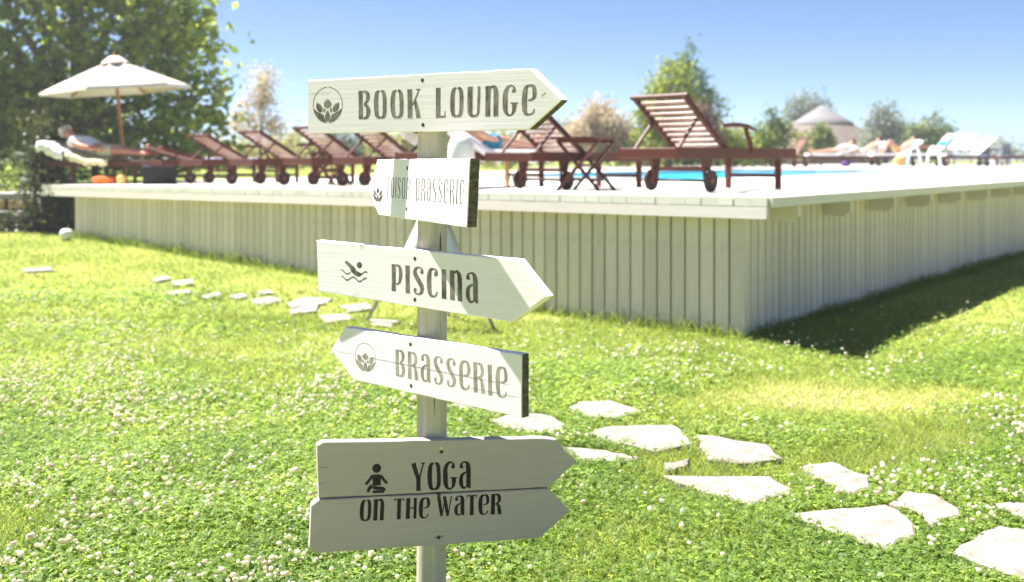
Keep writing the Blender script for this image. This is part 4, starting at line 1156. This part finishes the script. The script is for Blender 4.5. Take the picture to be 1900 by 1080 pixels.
def blob(name, label, cat, mat, loc, dims, seed=1, parent=None, rz=0.0, sub_=2, amp=0.12, flat=True):
    """soft, slightly crumpled bag or cloth bundle sitting on its base"""
    bm = bmesh.new(); bmesh.ops.create_icosphere(bm, subdivisions=sub_, radius=1.0); rr = random.Random(seed)
    for v in bm.verts:
        k = 1 + rr.uniform(-amp, amp); v.co *= k
        x, y, z = v.co; m = max(abs(x), abs(y), abs(z)); f = 0.55 + 0.45 / max(m, 1e-3) * 0.75
        v.co = Vector((x * f * dims[0] / 2, y * f * dims[1] / 2, (z * f + 1) * dims[2] / 2))
        if flat and v.co.z < 0.02: v.co.z = 0
    me = bpy.data.meshes.new(name); bm.to_mesh(me); bm.free(); me.materials.append(mat)
    me.polygons.foreach_set('use_smooth', [True] * len(me.polygons))
    o = link(name, me, parent, loc, (0, 0, rz))
    if parent is None: tag(o, label, cat)
    return o
# black bag and bright things under the left loungers
pb = P2(10.05, 0.85)
bag = empty('bag', on_deck(pb[0], pb[1]), R(20), 'square black bag on the deck under the left loungers', 'bag')
MB().box((0, 0, 0.14), (0.46, 0.30, 0.28), ch=0.03).obj('bag_body', M['black_bag'], bag)
MB().tube([(-0.12, -0.02, 0.27), (-0.11, -0.02, 0.34), (0, -0.02, 0.37), (0.11, -0.02, 0.34), (0.12, -0.02, 0.27)], 0.012, 6).obj('bag_handle', M['black_bag'], bag)
pb = P2(11.1, 0.55); blob('folded_cloth', 'flat orange cloth lying under the low-backed lounger', 'cloth', M['orange'], on_deck(pb[0], pb[1]), (0.42, 0.3, 0.14), 3)
pb = P2(10.7, 0.6); blob('beach_ball', 'small yellow orange ball under the low-backed lounger', 'ball', M['yellow_towel'], on_deck(pb[0], pb[1]), (0.15, 0.15, 0.15), 4, amp=0.0)

# white cloth bundle at the head of the towel lounger
blob('towel_bundle', 'white towel bundle heaped just right of the post, under the top board', 'towel', M['towel'], on_deck(-0.50, 9.98), (0.30, 0.34, 0.62), 31, amp=0.10)
# ------------------------------------------------------------------ draped A-frame behind the post
ap = (-0.63, 8.25); agz = float(ground_z(*ap))
af = empty('easel', (ap[0], ap[1], agz), R(-6), 'white canvas draped over a wooden A-frame standing behind the post', 'easel')
for (x, y, m) in ((-0.56, -0.10, 'pole_wood'), (0.50, -0.05, 'pole_wood'), (0.05, 0.45, 'pole_wood')):
    MB().bar((x, y, -0.03), (0.0 + 0.02 * (x > 0), 0.03 if y > 0 else 0.0, 1.02), 0.022, 0.03, up=(0, 1, 0)).obj('leg', M['post'], af)
def canvas_panel():
    mb = MB(); nz = 10; vs_ = []; prof = []
    for i in range(nz + 1):
        t = i / nz; z = 0.98 - 0.68 * t; w = 0.07 + 0.34 * t ** 1.2
        for k in range(9):
            a = -1 + 2 * k / 8
            vs_.append((w * a, -0.10 - 0.16 * t + 0.10 * a * a * t + 0.02 * math.sin(a * 5 + t * 3), z - 0.05 * abs(a) * t))
    fs = [(i * 9 + k, i * 9 + k + 1, (i + 1) * 9 + k + 1, (i + 1) * 9 + k) for i in range(nz) for k in range(8)]
    mb.add(vs_, fs); return mb
cv_ = canvas_panel().obj('canvas', M['towel'], af, smooth=True)
cv_.modifiers.new('thick', 'SOLIDIFY').thickness = 0.006

# ------------------------------------------------------------------ parasol
pp = (-6.2, 16.6)
par = empty('parasol', (pp[0], pp[1], 0.36), 0, 'cream square-topped parasol with wooden pole in front of the big tree', 'parasol')
par.rotation_euler = (R(1), R(-5), R(12))
MB().tube([(0, 0, 0), (0, 0, 1.5), (0, 0, 2.66)], 0.028, 10).obj('pole', M['pole_wood'], par, smooth=True)
MB().lathe([(0.001, 0.14), (0.05, 0.14), (0.06, 0.05), (0.26, 0.05), (0.28, 0.0), (0.001, 0.0)], 20).obj('base', M['grey_metal'], par)
can = empty('canopy', (0, 0, 0)); can.parent = par
NSEG = 6; RC = 1.16; ZT, ZE = 2.60, 2.12
for k in range(NSEG):
    a0, a1 = 2 * math.pi * k / NSEG + 0.3, 2 * math.pi * (k + 1) / NSEG + 0.3; mb = MB(); vs_ = []; nr_ = 8; nc = 6
    for i in range(nr_ + 1):
        t = 0.1 + 0.9 * i / nr_
        for j in range(nc + 1):
            f = j / nc; x = RC * t * (math.cos(a0) * (1 - f) + math.cos(a1) * f); y = RC * t * (math.sin(a0) * (1 - f) + math.sin(a1) * f)
            z = ZT - (ZT - ZE) * t ** 1.08 - 0.06 * math.sin(math.pi * f) * math.sin(math.pi * min(1, t)) - 0.0
            vs_.append((x, y, z))
    for j in range(nc + 1):                                    # short valance
        x, y, z = vs_[nr_ * (nc + 1) + j]; vs_.append((x * 1.002, y * 1.002, z - 0.045))
    fs = [(i * (nc + 1) + j, i * (nc + 1) + j + 1, (i + 1) * (nc + 1) + j + 1, (i + 1) * (nc + 1) + j) for i in range(nr_ + 1) for j in range(nc)]
    mb.add(vs_, fs); mb.obj('canopy_panel', M['canvas'], can, smooth=True)
    MB().bar((0.0 + 0.05 * math.cos(a0), 0.05 * math.sin(a0), ZT - 0.05), (RC * math.cos(a0), RC * math.sin(a0), ZE - 0.02), 0.018, 0.022).obj('rib', M['pole_wood'], par)
vent = MB(); vent.lathe([(0.001, ZT + 0.065), (0.08, ZT + 0.055), (0.19, ZT - 0.025), (0.215, ZT - 0.06)], 12); vent.obj('vent_cap', M['canvas'], par, smooth=True)
MB().lathe([(0.001, ZT + 0.12), (0.016, ZT + 0.105), (0.022, ZT + 0.08), (0.016, ZT + 0.055)], 10).obj('finial', M['pole_wood'], par)

# white globe light by the wall foot
gp_ = (-6.33, 14.55); g = empty('garden_globe', (gp_[0], gp_[1], float(ground_z(*gp_))), label='white globe garden light on the grass at the left wall end', cat='garden light')
MB().lathe([(0.001, 0.17), (0.05, 0.163), (0.083, 0.135), (0.095, 0.09), (0.083, 0.045), (0.05, 0.017)], 20).obj('globe', M['globe'], g, smooth=True)
MB().lathe([(0.05, 0.02), (0.055, 0.0), (0.001, 0.0)], 16).obj('base', M['grey_metal'], g)

# timber and stone steps at the far left
st = empty('garden_step', (-8.1, 16.5, 0.2), R(4), 'yellow timber step over pale stone blocks at the left edge of the lawn', 'step')
for (x, w) in ((-1.6, 0.95), (-0.62, 0.92), (0.28, 0.80)):
    MB().box((x, 0.12, 0.56), (w - 0.02, 0.55, 0.10), ch=0.015).obj('tread_plank', M['paving'], st)
for (x, w) in ((-1.75, 0.72), (-1.0, 0.70), (-0.30, 0.62), (0.32, 0.55)):
    MB().box((x, -0.08, 0.43), (w - 0.03, 0.22, 0.15), ch=0.015).obj('sleeper', M['sleeper'], st)
for (x, w) in ((-1.75, 0.6), (-1.12, 0.58), (-0.48, 0.6), (0.12, 0.52)):
    MB().box((x, -0.26, 0.24), (w - 0.03, 0.32, 0.18), ch=0.02).obj('stone_block', M['stone'], st)
MB().box((-0.7, 0.25, 0.2), (2.4, 0.5, 0.5)).obj('fill', M['stone'], st)

# ------------------------------------------------------------------ trees and shrubs
def leaf_cloud(blobs, n, size, seed, clump=26, sig=0.22, up=0.35, shell=0.45, aspect=0.62):
    r = np.random.RandomState(seed); blobs = np.array(blobs, float)
    vol = blobs[:, 3] * blobs[:, 4] * blobs[:, 5]; nc = max(1, n // clump)
    bi = r.choice(len(blobs), nc, p=vol / vol.sum())
    d = r.normal(size=(nc, 3)); d /= np.linalg.norm(d, axis=1, keepdims=True)
    rad = r.rand(nc, 1) ** shell
    cc = blobs[bi, :3] + d * rad * blobs[bi, 3:6]
    ci = np.repeat(np.arange(nc), clump); m = len(ci)
    sg = sig * (0.6 + 0.8 * r.rand(nc))[ci, None]
    c = cc[ci] + r.normal(size=(m, 3)) * sg
    nrm = r.normal(size=(m, 3)); nrm[:, 2] += up; nrm /= np.linalg.norm(nrm, axis=1, keepdims=True)
    t = np.cross(nrm, r.normal(size=(m, 3))); t /= np.linalg.norm(t, axis=1, keepdims=True); b = np.cross(nrm, t)
    s = (size * (0.6 + 0.8 * r.rand(m)))[:, None]
    v = np.stack([c - t * s * 0.5, c + b * s * aspect * 0.5 + nrm * s * 0.08, c + t * s * 0.5, c - b * s * aspect * 0.5 + nrm * s * 0.08], 1).reshape(-1, 3)
    f = np.arange(m * 4).reshape(-1, 4)
    tint = np.clip(r.normal(0.5, 0.2, nc)[ci] + r.normal(0, 0.17, m), 0, 1)
    return v, f, np.repeat(tint, 4)
def limbs(base, tips, r0, seed, fork=0.35):
    rr = random.Random(seed); mb = MB(); b = Vector(base)
    top = sum((Vector(t) for t in tips), Vector()) / len(tips); f = b.lerp(top, fork)
    mb.tube([b - Vector((0, 0, 0.1)), b.lerp(f, 0.5) + Vector((rr.uniform(-.05, .05), rr.uniform(-.05, .05), 0)), f], [r0 * 1.25, r0, r0 * 0.8], 10, cap=False)
    for t in tips:
        t = Vector(t); m = f.lerp(t, 0.5) + Vector((rr.uniform(-.15, .15), rr.uniform(-.15, .15), rr.uniform(0, .2)))
        mb.tube([f, m, t], [r0 * 0.6, r0 * 0.35, r0 * 0.1], 7, cap=False)
        for _ in range(2):
            e_ = m.lerp(t, rr.uniform(0.2, 0.8)); q_ = e_ + Vector((rr.uniform(-1, 1), rr.uniform(-1, 1), rr.uniform(-.1, .8))) * (t - f).length * 0.3
            mb.tube([e_, q_], [r0 * 0.2, r0 * 0.06], 5, cap=False)
    return mb
def tree(name, label, cat, base, blobs, n, size, mat, seed, r0=0.1, group=None, trunk=True, **kw):
    """blobs relative to base"""
    t = empty(name, base, label=label, cat=cat, group=group)
    v, f, ti = leaf_cloud(blobs, n, size, seed, **kw)
    link('crown', np_mesh('crown', v, f, mat, ti), t)
    if trunk:
        tips = [(b[0] + b[3] * 0.3 * math.cos(i * 2.4), b[1] + b[4] * 0.3 * math.sin(i * 2.4), b[2] + b[5] * 0.4) for i, b in enumerate(blobs)]
        limbs((0, 0, 0), tips, r0, seed).obj('trunk', M['bark'], t, smooth=True)
    return t
LM = {
 'plane': leaf_mat('plane_leaves', [(0.0, (0.07, 0.105, 0.025)), (0.5, (0.21, 0.26, 0.045)), (1.0, (0.42, 0.43, 0.08))], 0.62, 2.0),
 'shrub': leaf_mat('shaded_shrub_leaves', [(0.0, (0.03, 0.04, 0.022)), (0.5, (0.06, 0.075, 0.035)), (1.0, (0.12, 0.13, 0.05))], 0.3, 1.2),  # leaf colour kept dark to carry the shade below the plane tree
 'poplar': leaf_mat('yellow_green_leaves', [(0.0, (0.08, 0.12, 0.02)), (0.5, (0.19, 0.24, 0.035)), (1.0, (0.34, 0.36, 0.07))], 0.5, 1.7),
 'conifer': leaf_mat('blue_green_leaves', [(0.0, (0.06, 0.11, 0.06)), (0.5, (0.11, 0.19, 0.10)), (1.0, (0.2, 0.28, 0.14))], 0.45, 1.5),
 'pink': leaf_mat('tamarisk_sprays', [(0.0, (0.30, 0.25, 0.19)), (0.5, (0.48, 0.40, 0.33)), (1.0, (0.62, 0.52, 0.47))], 0.5, 1.2),
 'olive': leaf_mat('grey_olive_leaves', [(0.0, (0.13, 0.16, 0.14)), (0.5, (0.24, 0.28, 0.25)), (1.0, (0.38, 0.41, 0.36))], 0.35, 1.1),
 'pale': leaf_mat('pale_green_leaves', [(0.0, (0.18, 0.20, 0.07)), (0.5, (0.34, 0.34, 0.15)), (1.0, (0.52, 0.48, 0.27))], 0.5, 1.3),
 'green': leaf_mat('mid_green_leaves', [(0.0, (0.04, 0.075, 0.022)), (0.5, (0.11, 0.165, 0.04)), (1.0, (0.28, 0.31, 0.10))], 0.45, 1.6),
 'purple': leaf_mat('purple_leaves', [(0.0, (0.05, 0.03, 0.03)), (0.5, (0.12, 0.07, 0.07)), (1.0, (0.22, 0.15, 0.14))], 0.4, 1.2),
}
# the big plane tree at left: crown of many lobes with gaps
big = [(-3.2,0.5,3.2,1.6,1.4,1.5),(-1.6,-0.4,3.6,1.5,1.3,1.5),(0.0,0.2,3.4,1.5,1.4,1.5),(1.3,0.0,2.9,1.15,1.1,1.2),(1.75,0.3,1.7,0.85,0.9,0.9),(0.4,-0.2,1.7,1.4,1.1,1.1),
       (-1.4,0.1,1.7,1.5,1.1,1.2),(-3.0,0.0,1.6,1.4,1.2,1.1),(0.9,0.2,4.1,1.0,1.0,1.1),(-0.2,0.3,5.0,1.4,1.3,1.3),(-2.0,0.2,5.2,1.7,1.4,1.4),(-4.4,0.5,4.4,1.4,1.3,1.6),(1.6,0.3,2.6,1.2,1.0,0.9),(-0.4,0.3,0.75,1.8,0.9,0.7),(0.9,0.4,0.6,1.0,0.7,0.6),(1.5,0.1,1.1,1.0,0.8,0.8),(-1.6,0.0,0.8,1.6,0.8,0.8),(1.9,0.0,0.45,1.0,0.7,0.6),(0.4,-0.2,0.3,1.4,0.7,0.55),(2.3,0.1,1.2,0.5,0.5,0.7)]
tree('plane_tree', 'large leafy plane tree filling the upper left behind the parasol', 'tree', (-10.2, 24.2, 0.97), [tuple(c * 1.32 for c in b) for b in big], 30000, 0.19, LM['plane'], 42, 0.22, clump=14, sig=0.2, aspect=0.8, shell=0.7)
# dark shrubs at the left end of the deck
tree('shrub', 'dark leafy shrub hiding the left end of the deck', 'shrub', (-6.95, 15.75, 0.15), [(0,0,0.55,0.42,0.35,0.55),(-0.32,0.2,0.95,0.38,0.35,0.55),(-0.2,0.25,1.5,0.4,0.35,0.5)], 5200, 0.075, LM['shrub'], 7, 0.03, sig=0.10)
tree('shrub', 'low dark shrub under the steps at the lower left edge', 'shrub', (-8.2, 15.9, 0.15), [(0,0,0.12,1.0,0.3,0.14),(0.7,0.0,0.2,0.5,0.3,0.2)], 3600, 0.06, LM['shrub'], 8, 0.02, sig=0.07)
tree('shrub', 'pale leaved bush on the bank at the left edge', 'shrub', (-8.3, 17.9, 0.74), [(0,0,0.22,0.9,0.4,0.25),(0.9,-0.2,0.2,0.5,0.3,0.3)], 2400, 0.07, LM['green'], 9, 0.02, sig=0.09)
tree('tree', 'distant grey green tree behind the bank at the left edge', 'tree', (-15.5, 33, 0.95), [(0,0,1.7,1.9,1.2,1.3),(-1.5,0,2.6,1.6,1.2,1.4)], 6000, 0.16, LM['green'], 10, 0.15)

# trees and shrubs beyond the pool, left to right
def bxy(px, d): return ((px - 950) / 1900 * d, d)
tree('tamarisk', 'thin pinkish tamarisk left of the top sign board', 'tree', (*bxy(482, 34), 0.98), [(0,0,2.6,0.62,0.5,0.75),(-0.5,0,1.7,0.6,0.5,0.5),(0.5,0,1.5,0.55,0.5,0.5),(0.15,0,3.1,0.3,0.3,0.35)], 2600, 0.10, LM['pink'], 12, 0.06, sig=0.16)
tree('tamarisk', 'broad pinkish tamarisk right of the top sign board tip', 'tree', (*bxy(1112, 36), 0.98), [(0,0,1.5,0.9,0.7,0.7),(-0.7,0,1.1,0.8,0.6,0.6),(0.6,0,1.2,0.6,0.6,0.7),(0.1,0,2.1,0.5,0.4,0.4)], 8000, 0.11, LM['pink'], 13, 0.07, sig=0.16)
tree('poplar_tree', 'tall blue green pointed tree behind the nearest lounger', 'tree', (*bxy(1270, 40), 0.98), [(0.05,0,4.7,0.30,0.25,0.8),(-0.1,0,3.9,0.62,0.5,0.7),(0.35,0,3.2,0.85,0.7,0.7),(0.8,0,2.4,0.9,0.7,0.7),(-0.4,0,2.5,0.9,0.8,0.8),(0.2,0,1.5,1.4,0.8,0.7)], 7500, 0.13, LM['conifer'], 14, 0.12, sig=0.14)
tree('leafy_tree', 'yellow green leafy tree rising behind the nearest lounger back', 'tree', (*bxy(1238, 34), 0.98), [(0,0,2.6,0.75,0.6,0.7),(-0.35,0,1.9,0.8,0.6,0.6),(0.45,0,2.0,0.75,0.6,0.65),(0.2,0,3.3,0.5,0.4,0.4),(-0.3,0,1.1,0.75,0.6,0.6),(0.4,0,1.0,0.7,0.6,0.5)], 8000, 0.12, LM['poplar'], 15, 0.1, sig=0.15)
tree('smoke_bush', 'purple leaved bush between the tall tree and the armrest', 'shrub', (*bxy(1315, 32), 0.98), [(0,0,1.1,0.4,0.4,0.5),(-0.2,0,1.7,0.35,0.3,0.4)], 1800, 0.10, LM['purple'], 16, 0.04, sig=0.12)
tree('shrub', 'bright green shrub behind the armrest of the nearest lounger', 'shrub', (*bxy(1362, 33), 0.98), [(0,0,0.75,0.7,0.5,0.6),(-0.4,0,1.1,0.45,0.4,0.4)], 2600, 0.11, LM['poplar'], 17, 0.04, sig=0.13)
tree('shrub', 'rounded green shrub left of the thatched hut', 'shrub', (*bxy(1432, 36), 0.98), [(0,0,1.0,0.75,0.6,0.8),(-0.45,0,0.8,0.5,0.5,0.6),(0.35,0,1.4,0.5,0.4,0.5),(0,0,1.9,0.3,0.3,0.25)], 4200, 0.11, LM['green'], 18, 0.05, sig=0.13)
tree('grey_tree', 'grey green tree standing behind the thatched hut', 'tree', (*bxy(1500, 72), 0.9), [(0,0,4.0,1.5,1,1.1),(-0.8,0,3.2,1.2,1,1.0),(0.9,0,3.4,1.1,1,0.9),(0,0,2,1.6,1,1)], 3800, 0.22, LM['olive'], 19, 0.2, sig=0.3)
tree('olive_tree', 'silver grey olive tree right of the thatched hut', 'tree', (*bxy(1640, 58), 0.9), [(0,0,2.4,1.25,0.9,1.0),(-0.6,0,1.6,1.0,0.8,0.9),(0.6,0,1.7,1.0,0.8,0.9),(0.1,0,3.2,0.6,0.5,0.5)], 4600, 0.17, LM['olive'], 20, 0.14, sig=0.24)
tree('conifer', 'green conifer with spiky tops right of the olive tree', 'tree', (*bxy(1722, 54), 0.9), [(0.35,0,2.9,0.16,0.16,0.9),(0.3,0,2.0,0.6,0.5,0.8),(-0.55,0,1.6,0.55,0.5,0.8),(0.95,0,1.7,0.4,0.4,0.7),(-0.2,0,1.0,1.1,0.7,0.8)], 4800, 0.14, LM['green'], 21, 0.12, sig=0.16)
tree('small_tree', 'small green tree in front of the thatched hut', 'tree', (*bxy(1522, 44), H0), [(0,0,1.35,0.5,0.4,0.42),(0.3,0,0.95,0.4,0.35,0.35),(-0.2,0,0.8,0.35,0.3,0.4)], 2400, 0.11, LM['green'], 22, 0.05, sig=0.11)
tree('shrub', 'orange tinged shrub beside the small tree before the hut', 'shrub', (*bxy(1490, 43), H0), [(0,0,0.7,0.35,0.3,0.45),(-0.1,0,1.1,0.25,0.25,0.25)], 1200, 0.10, LM['pale'], 23, 0.03, sig=0.10)
# the row of pale shrubs behind the loungers
hz = [(560, 40, 1.0, 'pale', 'pale shrub seen through the back of the lounger under the lotus emblem'), (640, 42, 1.3, 'olive', 'greyish shrub showing under the left half of the top sign board'),
      (735, 40, 1.2, 'pale', 'pale yellow shrub showing left of the post under the top board'), (860, 40, 1.25, 'pale', 'pale shrub showing right of the post above the person'),
      (945, 38, 1.1, 'pale', 'cream flowering shrub behind the lounger left of the side table'), (1040, 40, 1.5, 'olive', 'grey feathery shrub behind the tip of the top board'),
      (1165, 36, 1.0, 'pale', 'yellow pale shrub left of the nearest lounger back'), (1215, 38, 1.05, 'green', 'green shrub under the raised back of the nearest lounger'),
      (430, 36, 0.7, 'pale', 'low pale shrub between the big tree and the tamarisk'), (505, 38, 0.6, 'pale', 'low yellow shrub under the thin tamarisk'),
      (1295, 38, 0.9, 'green', 'dark low shrub below the armrest of the nearest lounger'), (1385, 40, 0.9, 'green', 'low green shrub between the bright and the rounded shrub')]
for i, (px, d, h, mt, lab) in enumerate(hz):
    tree('shrub', lab, 'shrub', (*bxy(px, d), 0.98), [(0,0,h*0.7,1.0,0.6,h*0.7),(0.7,0,h*0.6,0.75,0.5,h*0.55),(-0.7,0,h*0.75,0.65,0.5,h*0.6)], 3400, 0.12, LM[mt], 50 + i, 0.03, 'shrubs behind the pool', trunk=True, sig=0.14)
# far-off wood along the horizon
def wood():
    r = np.random.RandomState(77); bl = []
    for x in np.arange(-70, 95, 3.2):
        h = 1.2 + 1.3 * r.rand() + (1.2 if x < -20 else 0); bl.append((x, 95 + 8 * r.rand(), 0.9 + h * 0.5, 2.4, 1.5, h * 0.6))
    return leaf_cloud(bl, 15000, 0.34, 78, sig=0.5)
v, f, ti = wood()
tag(link('distant_wood', np_mesh('distant_wood', v, f, LM['olive'], ti)), 'far off grey green tree line along the horizon', 'wood', kind='stuff')

# ------------------------------------------------------------------ thatched hut
hx_, hy_ = bxy(1526, 66)
hut = empty('thatched_hut', (hx_, hy_, 0.95), label='round hut with a two-tier conical thatched roof beyond the pool', cat='hut')
MB().lathe([(4.25, 0.68), (4.22, 0.75), (3.6, 1.22), (2.9, 1.80), (2.2, 2.38), (1.6, 2.80), (1.3, 2.9)], 40).obj('roof', M['thatch'], hut, smooth=True)
MB().lathe([(1.95, 2.62), (1.94, 2.69), (1.3, 3.08), (0.65, 3.50), (0.15, 3.83), (0.001, 3.87)], 32).obj('roof_cap', M['thatch_top'], hut, smooth=True)
MB().lathe([(3.3, -0.1), (3.3, 0.9)], 32).obj('wall', M['beam_wood'], hut)
for k in range(14):
    a = 2 * math.pi * k / 14
    MB().tube([(4.0 * math.cos(a), 4.0 * math.sin(a), -0.1), (4.0 * math.cos(a), 4.0 * math.sin(a), 0.95)], 0.06, 8).obj('post', M['pole_wood'], hut)

# ------------------------------------------------------------------ far side of the pool
FD = 38.0
def far_lounger(px, d, rz, label, ang=38, cushion=None, s=1.0):
    x, y = bxy(px, d)
    t = build_lounger('sun_lounger', R(ang), label, arm=False); t['group'] = 'loungers on the far side of the pool'
    t.location = (x, y, H0); t.rotation_euler = (0, 0, rz); t.scale = (s, s, s)
    if cushion:
        c = empty('cushion', (x, y, H0), rz, cushion, 'cushion'); c.scale = (s, s, s)
        ta_ = math.tan(R(ang)); mb = MB()
        vs_ = []; xs = [0.97, 0.9, 0.4, -0.15, -0.4, -0.78, -0.84]
        for x_ in xs:
            z_ = 0.39 + max(0, -0.17 - x_) * ta_
            for yy, dz in ((-0.30, 0.0), (-0.32, 0.045), (-0.30, 0.09), (0.30, 0.09), (0.32, 0.045), (0.30, 0.0)): vs_.append((x_, yy, z_ + dz))
        n = 6; fs = [tuple(range(6)), tuple(range((len(xs) - 1) * 6, len(xs) * 6))[::-1]]
        for i in range(len(xs) - 1):
            for j in range(6): fs.append((i * 6 + j, (i + 1) * 6 + j, (i + 1) * 6 + (j + 1) % 6, i * 6 + (j + 1) % 6))
        mb.add(vs_, fs); mb.obj('mattress', M['towel'], c)
        MB().box((-0.70, 0, 0.46 + 0.53 * ta_ + 0.05), (0.26, 0.5, 0.10), Matrix.Rotation(R(ang), 3, 'Y'), 0.03).obj('head_pad', M['towel'], c)
    return t
r0_ = far_lounger(1462, 34, R(200), 'bare pink teak lounger at the right end behind the nearest lounger', 52)
r1_ = far_lounger(1545, 38, R(176), 'lounger below the hut, leftmost of the white row', 20, 'white cushion on the leftmost lounger of the far row')
r2_ = far_lounger(1602, 39.5, R(184), 'lounger with a high white head in front of the hut roof', 34, 'white cushion under the person in front of the hut')
r3_ = far_lounger(1665, 38, R(178), 'lounger under the person with bent knees', 36, 'white cushion under the person with bent knees')
r4_ = far_lounger(1722, 37, R(180), 'lounger with the teal towel on its back', 42, 'white cushion draped with the teal towel')
r5_ = far_lounger(1800, 37.5, R(180), 'white lounger right of the pool ladder', 42, 'white cushion right of the pool ladder')
r6_ = far_lounger(1895, 35, R(186), 'dark lounger with raised back at the right picture edge', 46)
person('person', r1_, R(20), M['skin'], M['hair_dark'], 'person in white lying flat on the leftmost white lounger', shirt=M['towel'], lift=0.09)
person('person', r2_, R(34), M['skin'], M['hair_dark'], 'person lying with raised head in front of the hut', shorts=M['towel'], lift=0.09)
person('person', r3_, R(36), M['skin'], M['hair_dark'], 'person with bent knees on the middle white lounger', shorts=M['yellow_towel'], knees=True, lift=0.09)
drape('towel', r4_, 'teal towel over the back of a white lounger', 'towel', M['teal'], -0.80, -0.45, lambda x: 0.50 + max(0, -0.17 - x) * math.tan(R(42)), y0=-0.3, y1=0.3, hang=0.02, seed=9)
x, y = bxy(1672, 36.8); blob('towel', 'yellow towel bundle hanging beside the middle white lounger', 'towel', M['yellow_towel'], (x, y, H0), (0.52, 0.3, 0.42), 12)
x, y = bxy(1568, 37); blob('bag', 'purple bag under the white loungers', 'bag', M['purple'], (x, y, H0), (0.26, 0.2, 0.22), 13)
# white gabled canvas shelter with timber posts and a long beam
sx, sy = bxy(1783, 46); sh = empty('canvas_shelter', (sx, sy, H0), R(8), 'white gabled canvas shelter with timber edge right of the conifer', 'shelter')
def gable():
    w, d = 0.95, 0.62; z0, z1 = 0.72, 1.42
    mb = MB(); mb.add([(-w, -d, z0), (w * 0.85, -d, z0), (w * 0.72, 0, z1), (-w * 0.72, 0, z1), (w * 0.95, d, z0), (-w, d, z0)], [(0, 1, 2, 3), (3, 2, 4, 5)]); return mb
gm = gable().obj('roof_canvas', M['white_canvas'], sh); gm.modifiers.new('thick', 'SOLIDIFY').thickness = 0.03
MB().bar((0.83, -0.62, 0.70), (0.71, 0.0, 1.41), 0.05, 0.05).obj('gable_rafter', M['beam_wood'], sh)
MB().bar((0.93, 0.62, 0.70), (0.71, 0.02, 1.41), 0.05, 0.05).obj('gable_rafter', M['beam_wood'], sh)
for x_, y_ in ((-0.85, -0.5), (0.72, -0.5), (-0.85, 0.5), (0.8, 0.5)):
    MB().bar((x_, y_, 0), (x_, y_, 0.74), 0.06, 0.06).obj('post', M['beam_wood'], sh)
bx1, by1 = bxy(1708, 47); pg = empty('pergola', (bx1, by1, H0), 0, 'low timber pergola beam behind the white loungers', 'pergola')
MB().bar((-0.95, 0, 0.80), (0.95, 0, 0.86), 0.10, 0.10).obj('beam', M['beam_wood'], pg)
for x_ in (-0.85, -0.1, 0.8): MB().bar((x_, 0, 0), (x_, 0, 0.78 + 0.03 * x_), 0.07, 0.07, up=(0, 1, 0)).obj('post', M['beam_wood'], pg)
# grey chairs, white bench and dark rail at the right edge
cx_, cy_ = bxy(1848, 44); gt = empty('garden_table', (cx_, cy_, H0), R(10), 'dark grey garden table right of the white loungers', 'table')
MB().box((0, 0, 0.70), (1.1, 0.6, 0.05)).obj('table_top', M['grey_metal'], gt)
for x_ in (-0.45, 0.45):
    for y_ in (-0.22, 0.22): MB().bar((x_, y_, 0), (x_, y_, 0.68), 0.04, 0.04).obj('leg', M['grey_metal'], gt)
for px_, lab in ((1835, 'grey garden chair at the left of the dark table'), (1874, 'grey garden chair at the right of the dark table')):
    x, y = bxy(px_, 43); ch = empty('garden_chair', (x, y, H0), R(15), lab, 'chair', 'grey garden chairs')
    MB().box((0, 0, 0.42), (0.44, 0.42, 0.04)).obj('seat', M['blue_cloth'], ch)
    MB().box((0, 0.21, 0.68), (0.44, 0.04, 0.46)).obj('backrest', M['grey_metal'], ch)
    for x_ in (-0.19, 0.19):
        for y_ in (-0.18, 0.18): MB().bar((x_, y_, 0), (x_, y_, 0.41), 0.03, 0.03).obj('leg', M['grey_metal'], ch)
x, y = bxy(1851, 38); wb = empty('bench', (x, y, H0), R(3), 'low white bench below the grey table at the right', 'bench')
MB().box((0, 0, 0.19), (0.42, 0.30, 0.06)).obj('seat', M['tower_white'], wb)
for x_ in (-0.17, 0.17): MB().box((x_, 0, 0.08), (0.04, 0.26, 0.16)).obj('leg', M['tower_white'], wb)

# ------------------------------------------------------------------ air
HAZE = 0.0014
mh, th_, oh = new_mat('haze_air')
vp = th_.nodes.new('ShaderNodeVolumePrincipled')
vp.inputs['Color'].default_value = (0.90, 0.96, 1.0, 1)
vp.inputs['Density'].default_value = HAZE
vp.inputs['Anisotropy'].default_value = 0.35
th_.links.new(vp.outputs[0], oh.inputs['Volume'])
tag(MB().add([(x, y, z) for z in (-1.3, 10.5) for x, y in ((-250, -40), (250, -40), (250, 250), (-250, 250))],
             [(0, 3, 2, 1), (4, 5, 6, 7), (0, 1, 5, 4), (1, 2, 6, 5), (2, 3, 7, 6), (3, 0, 4, 7)]).obj('haze', mh), kind='stuff')
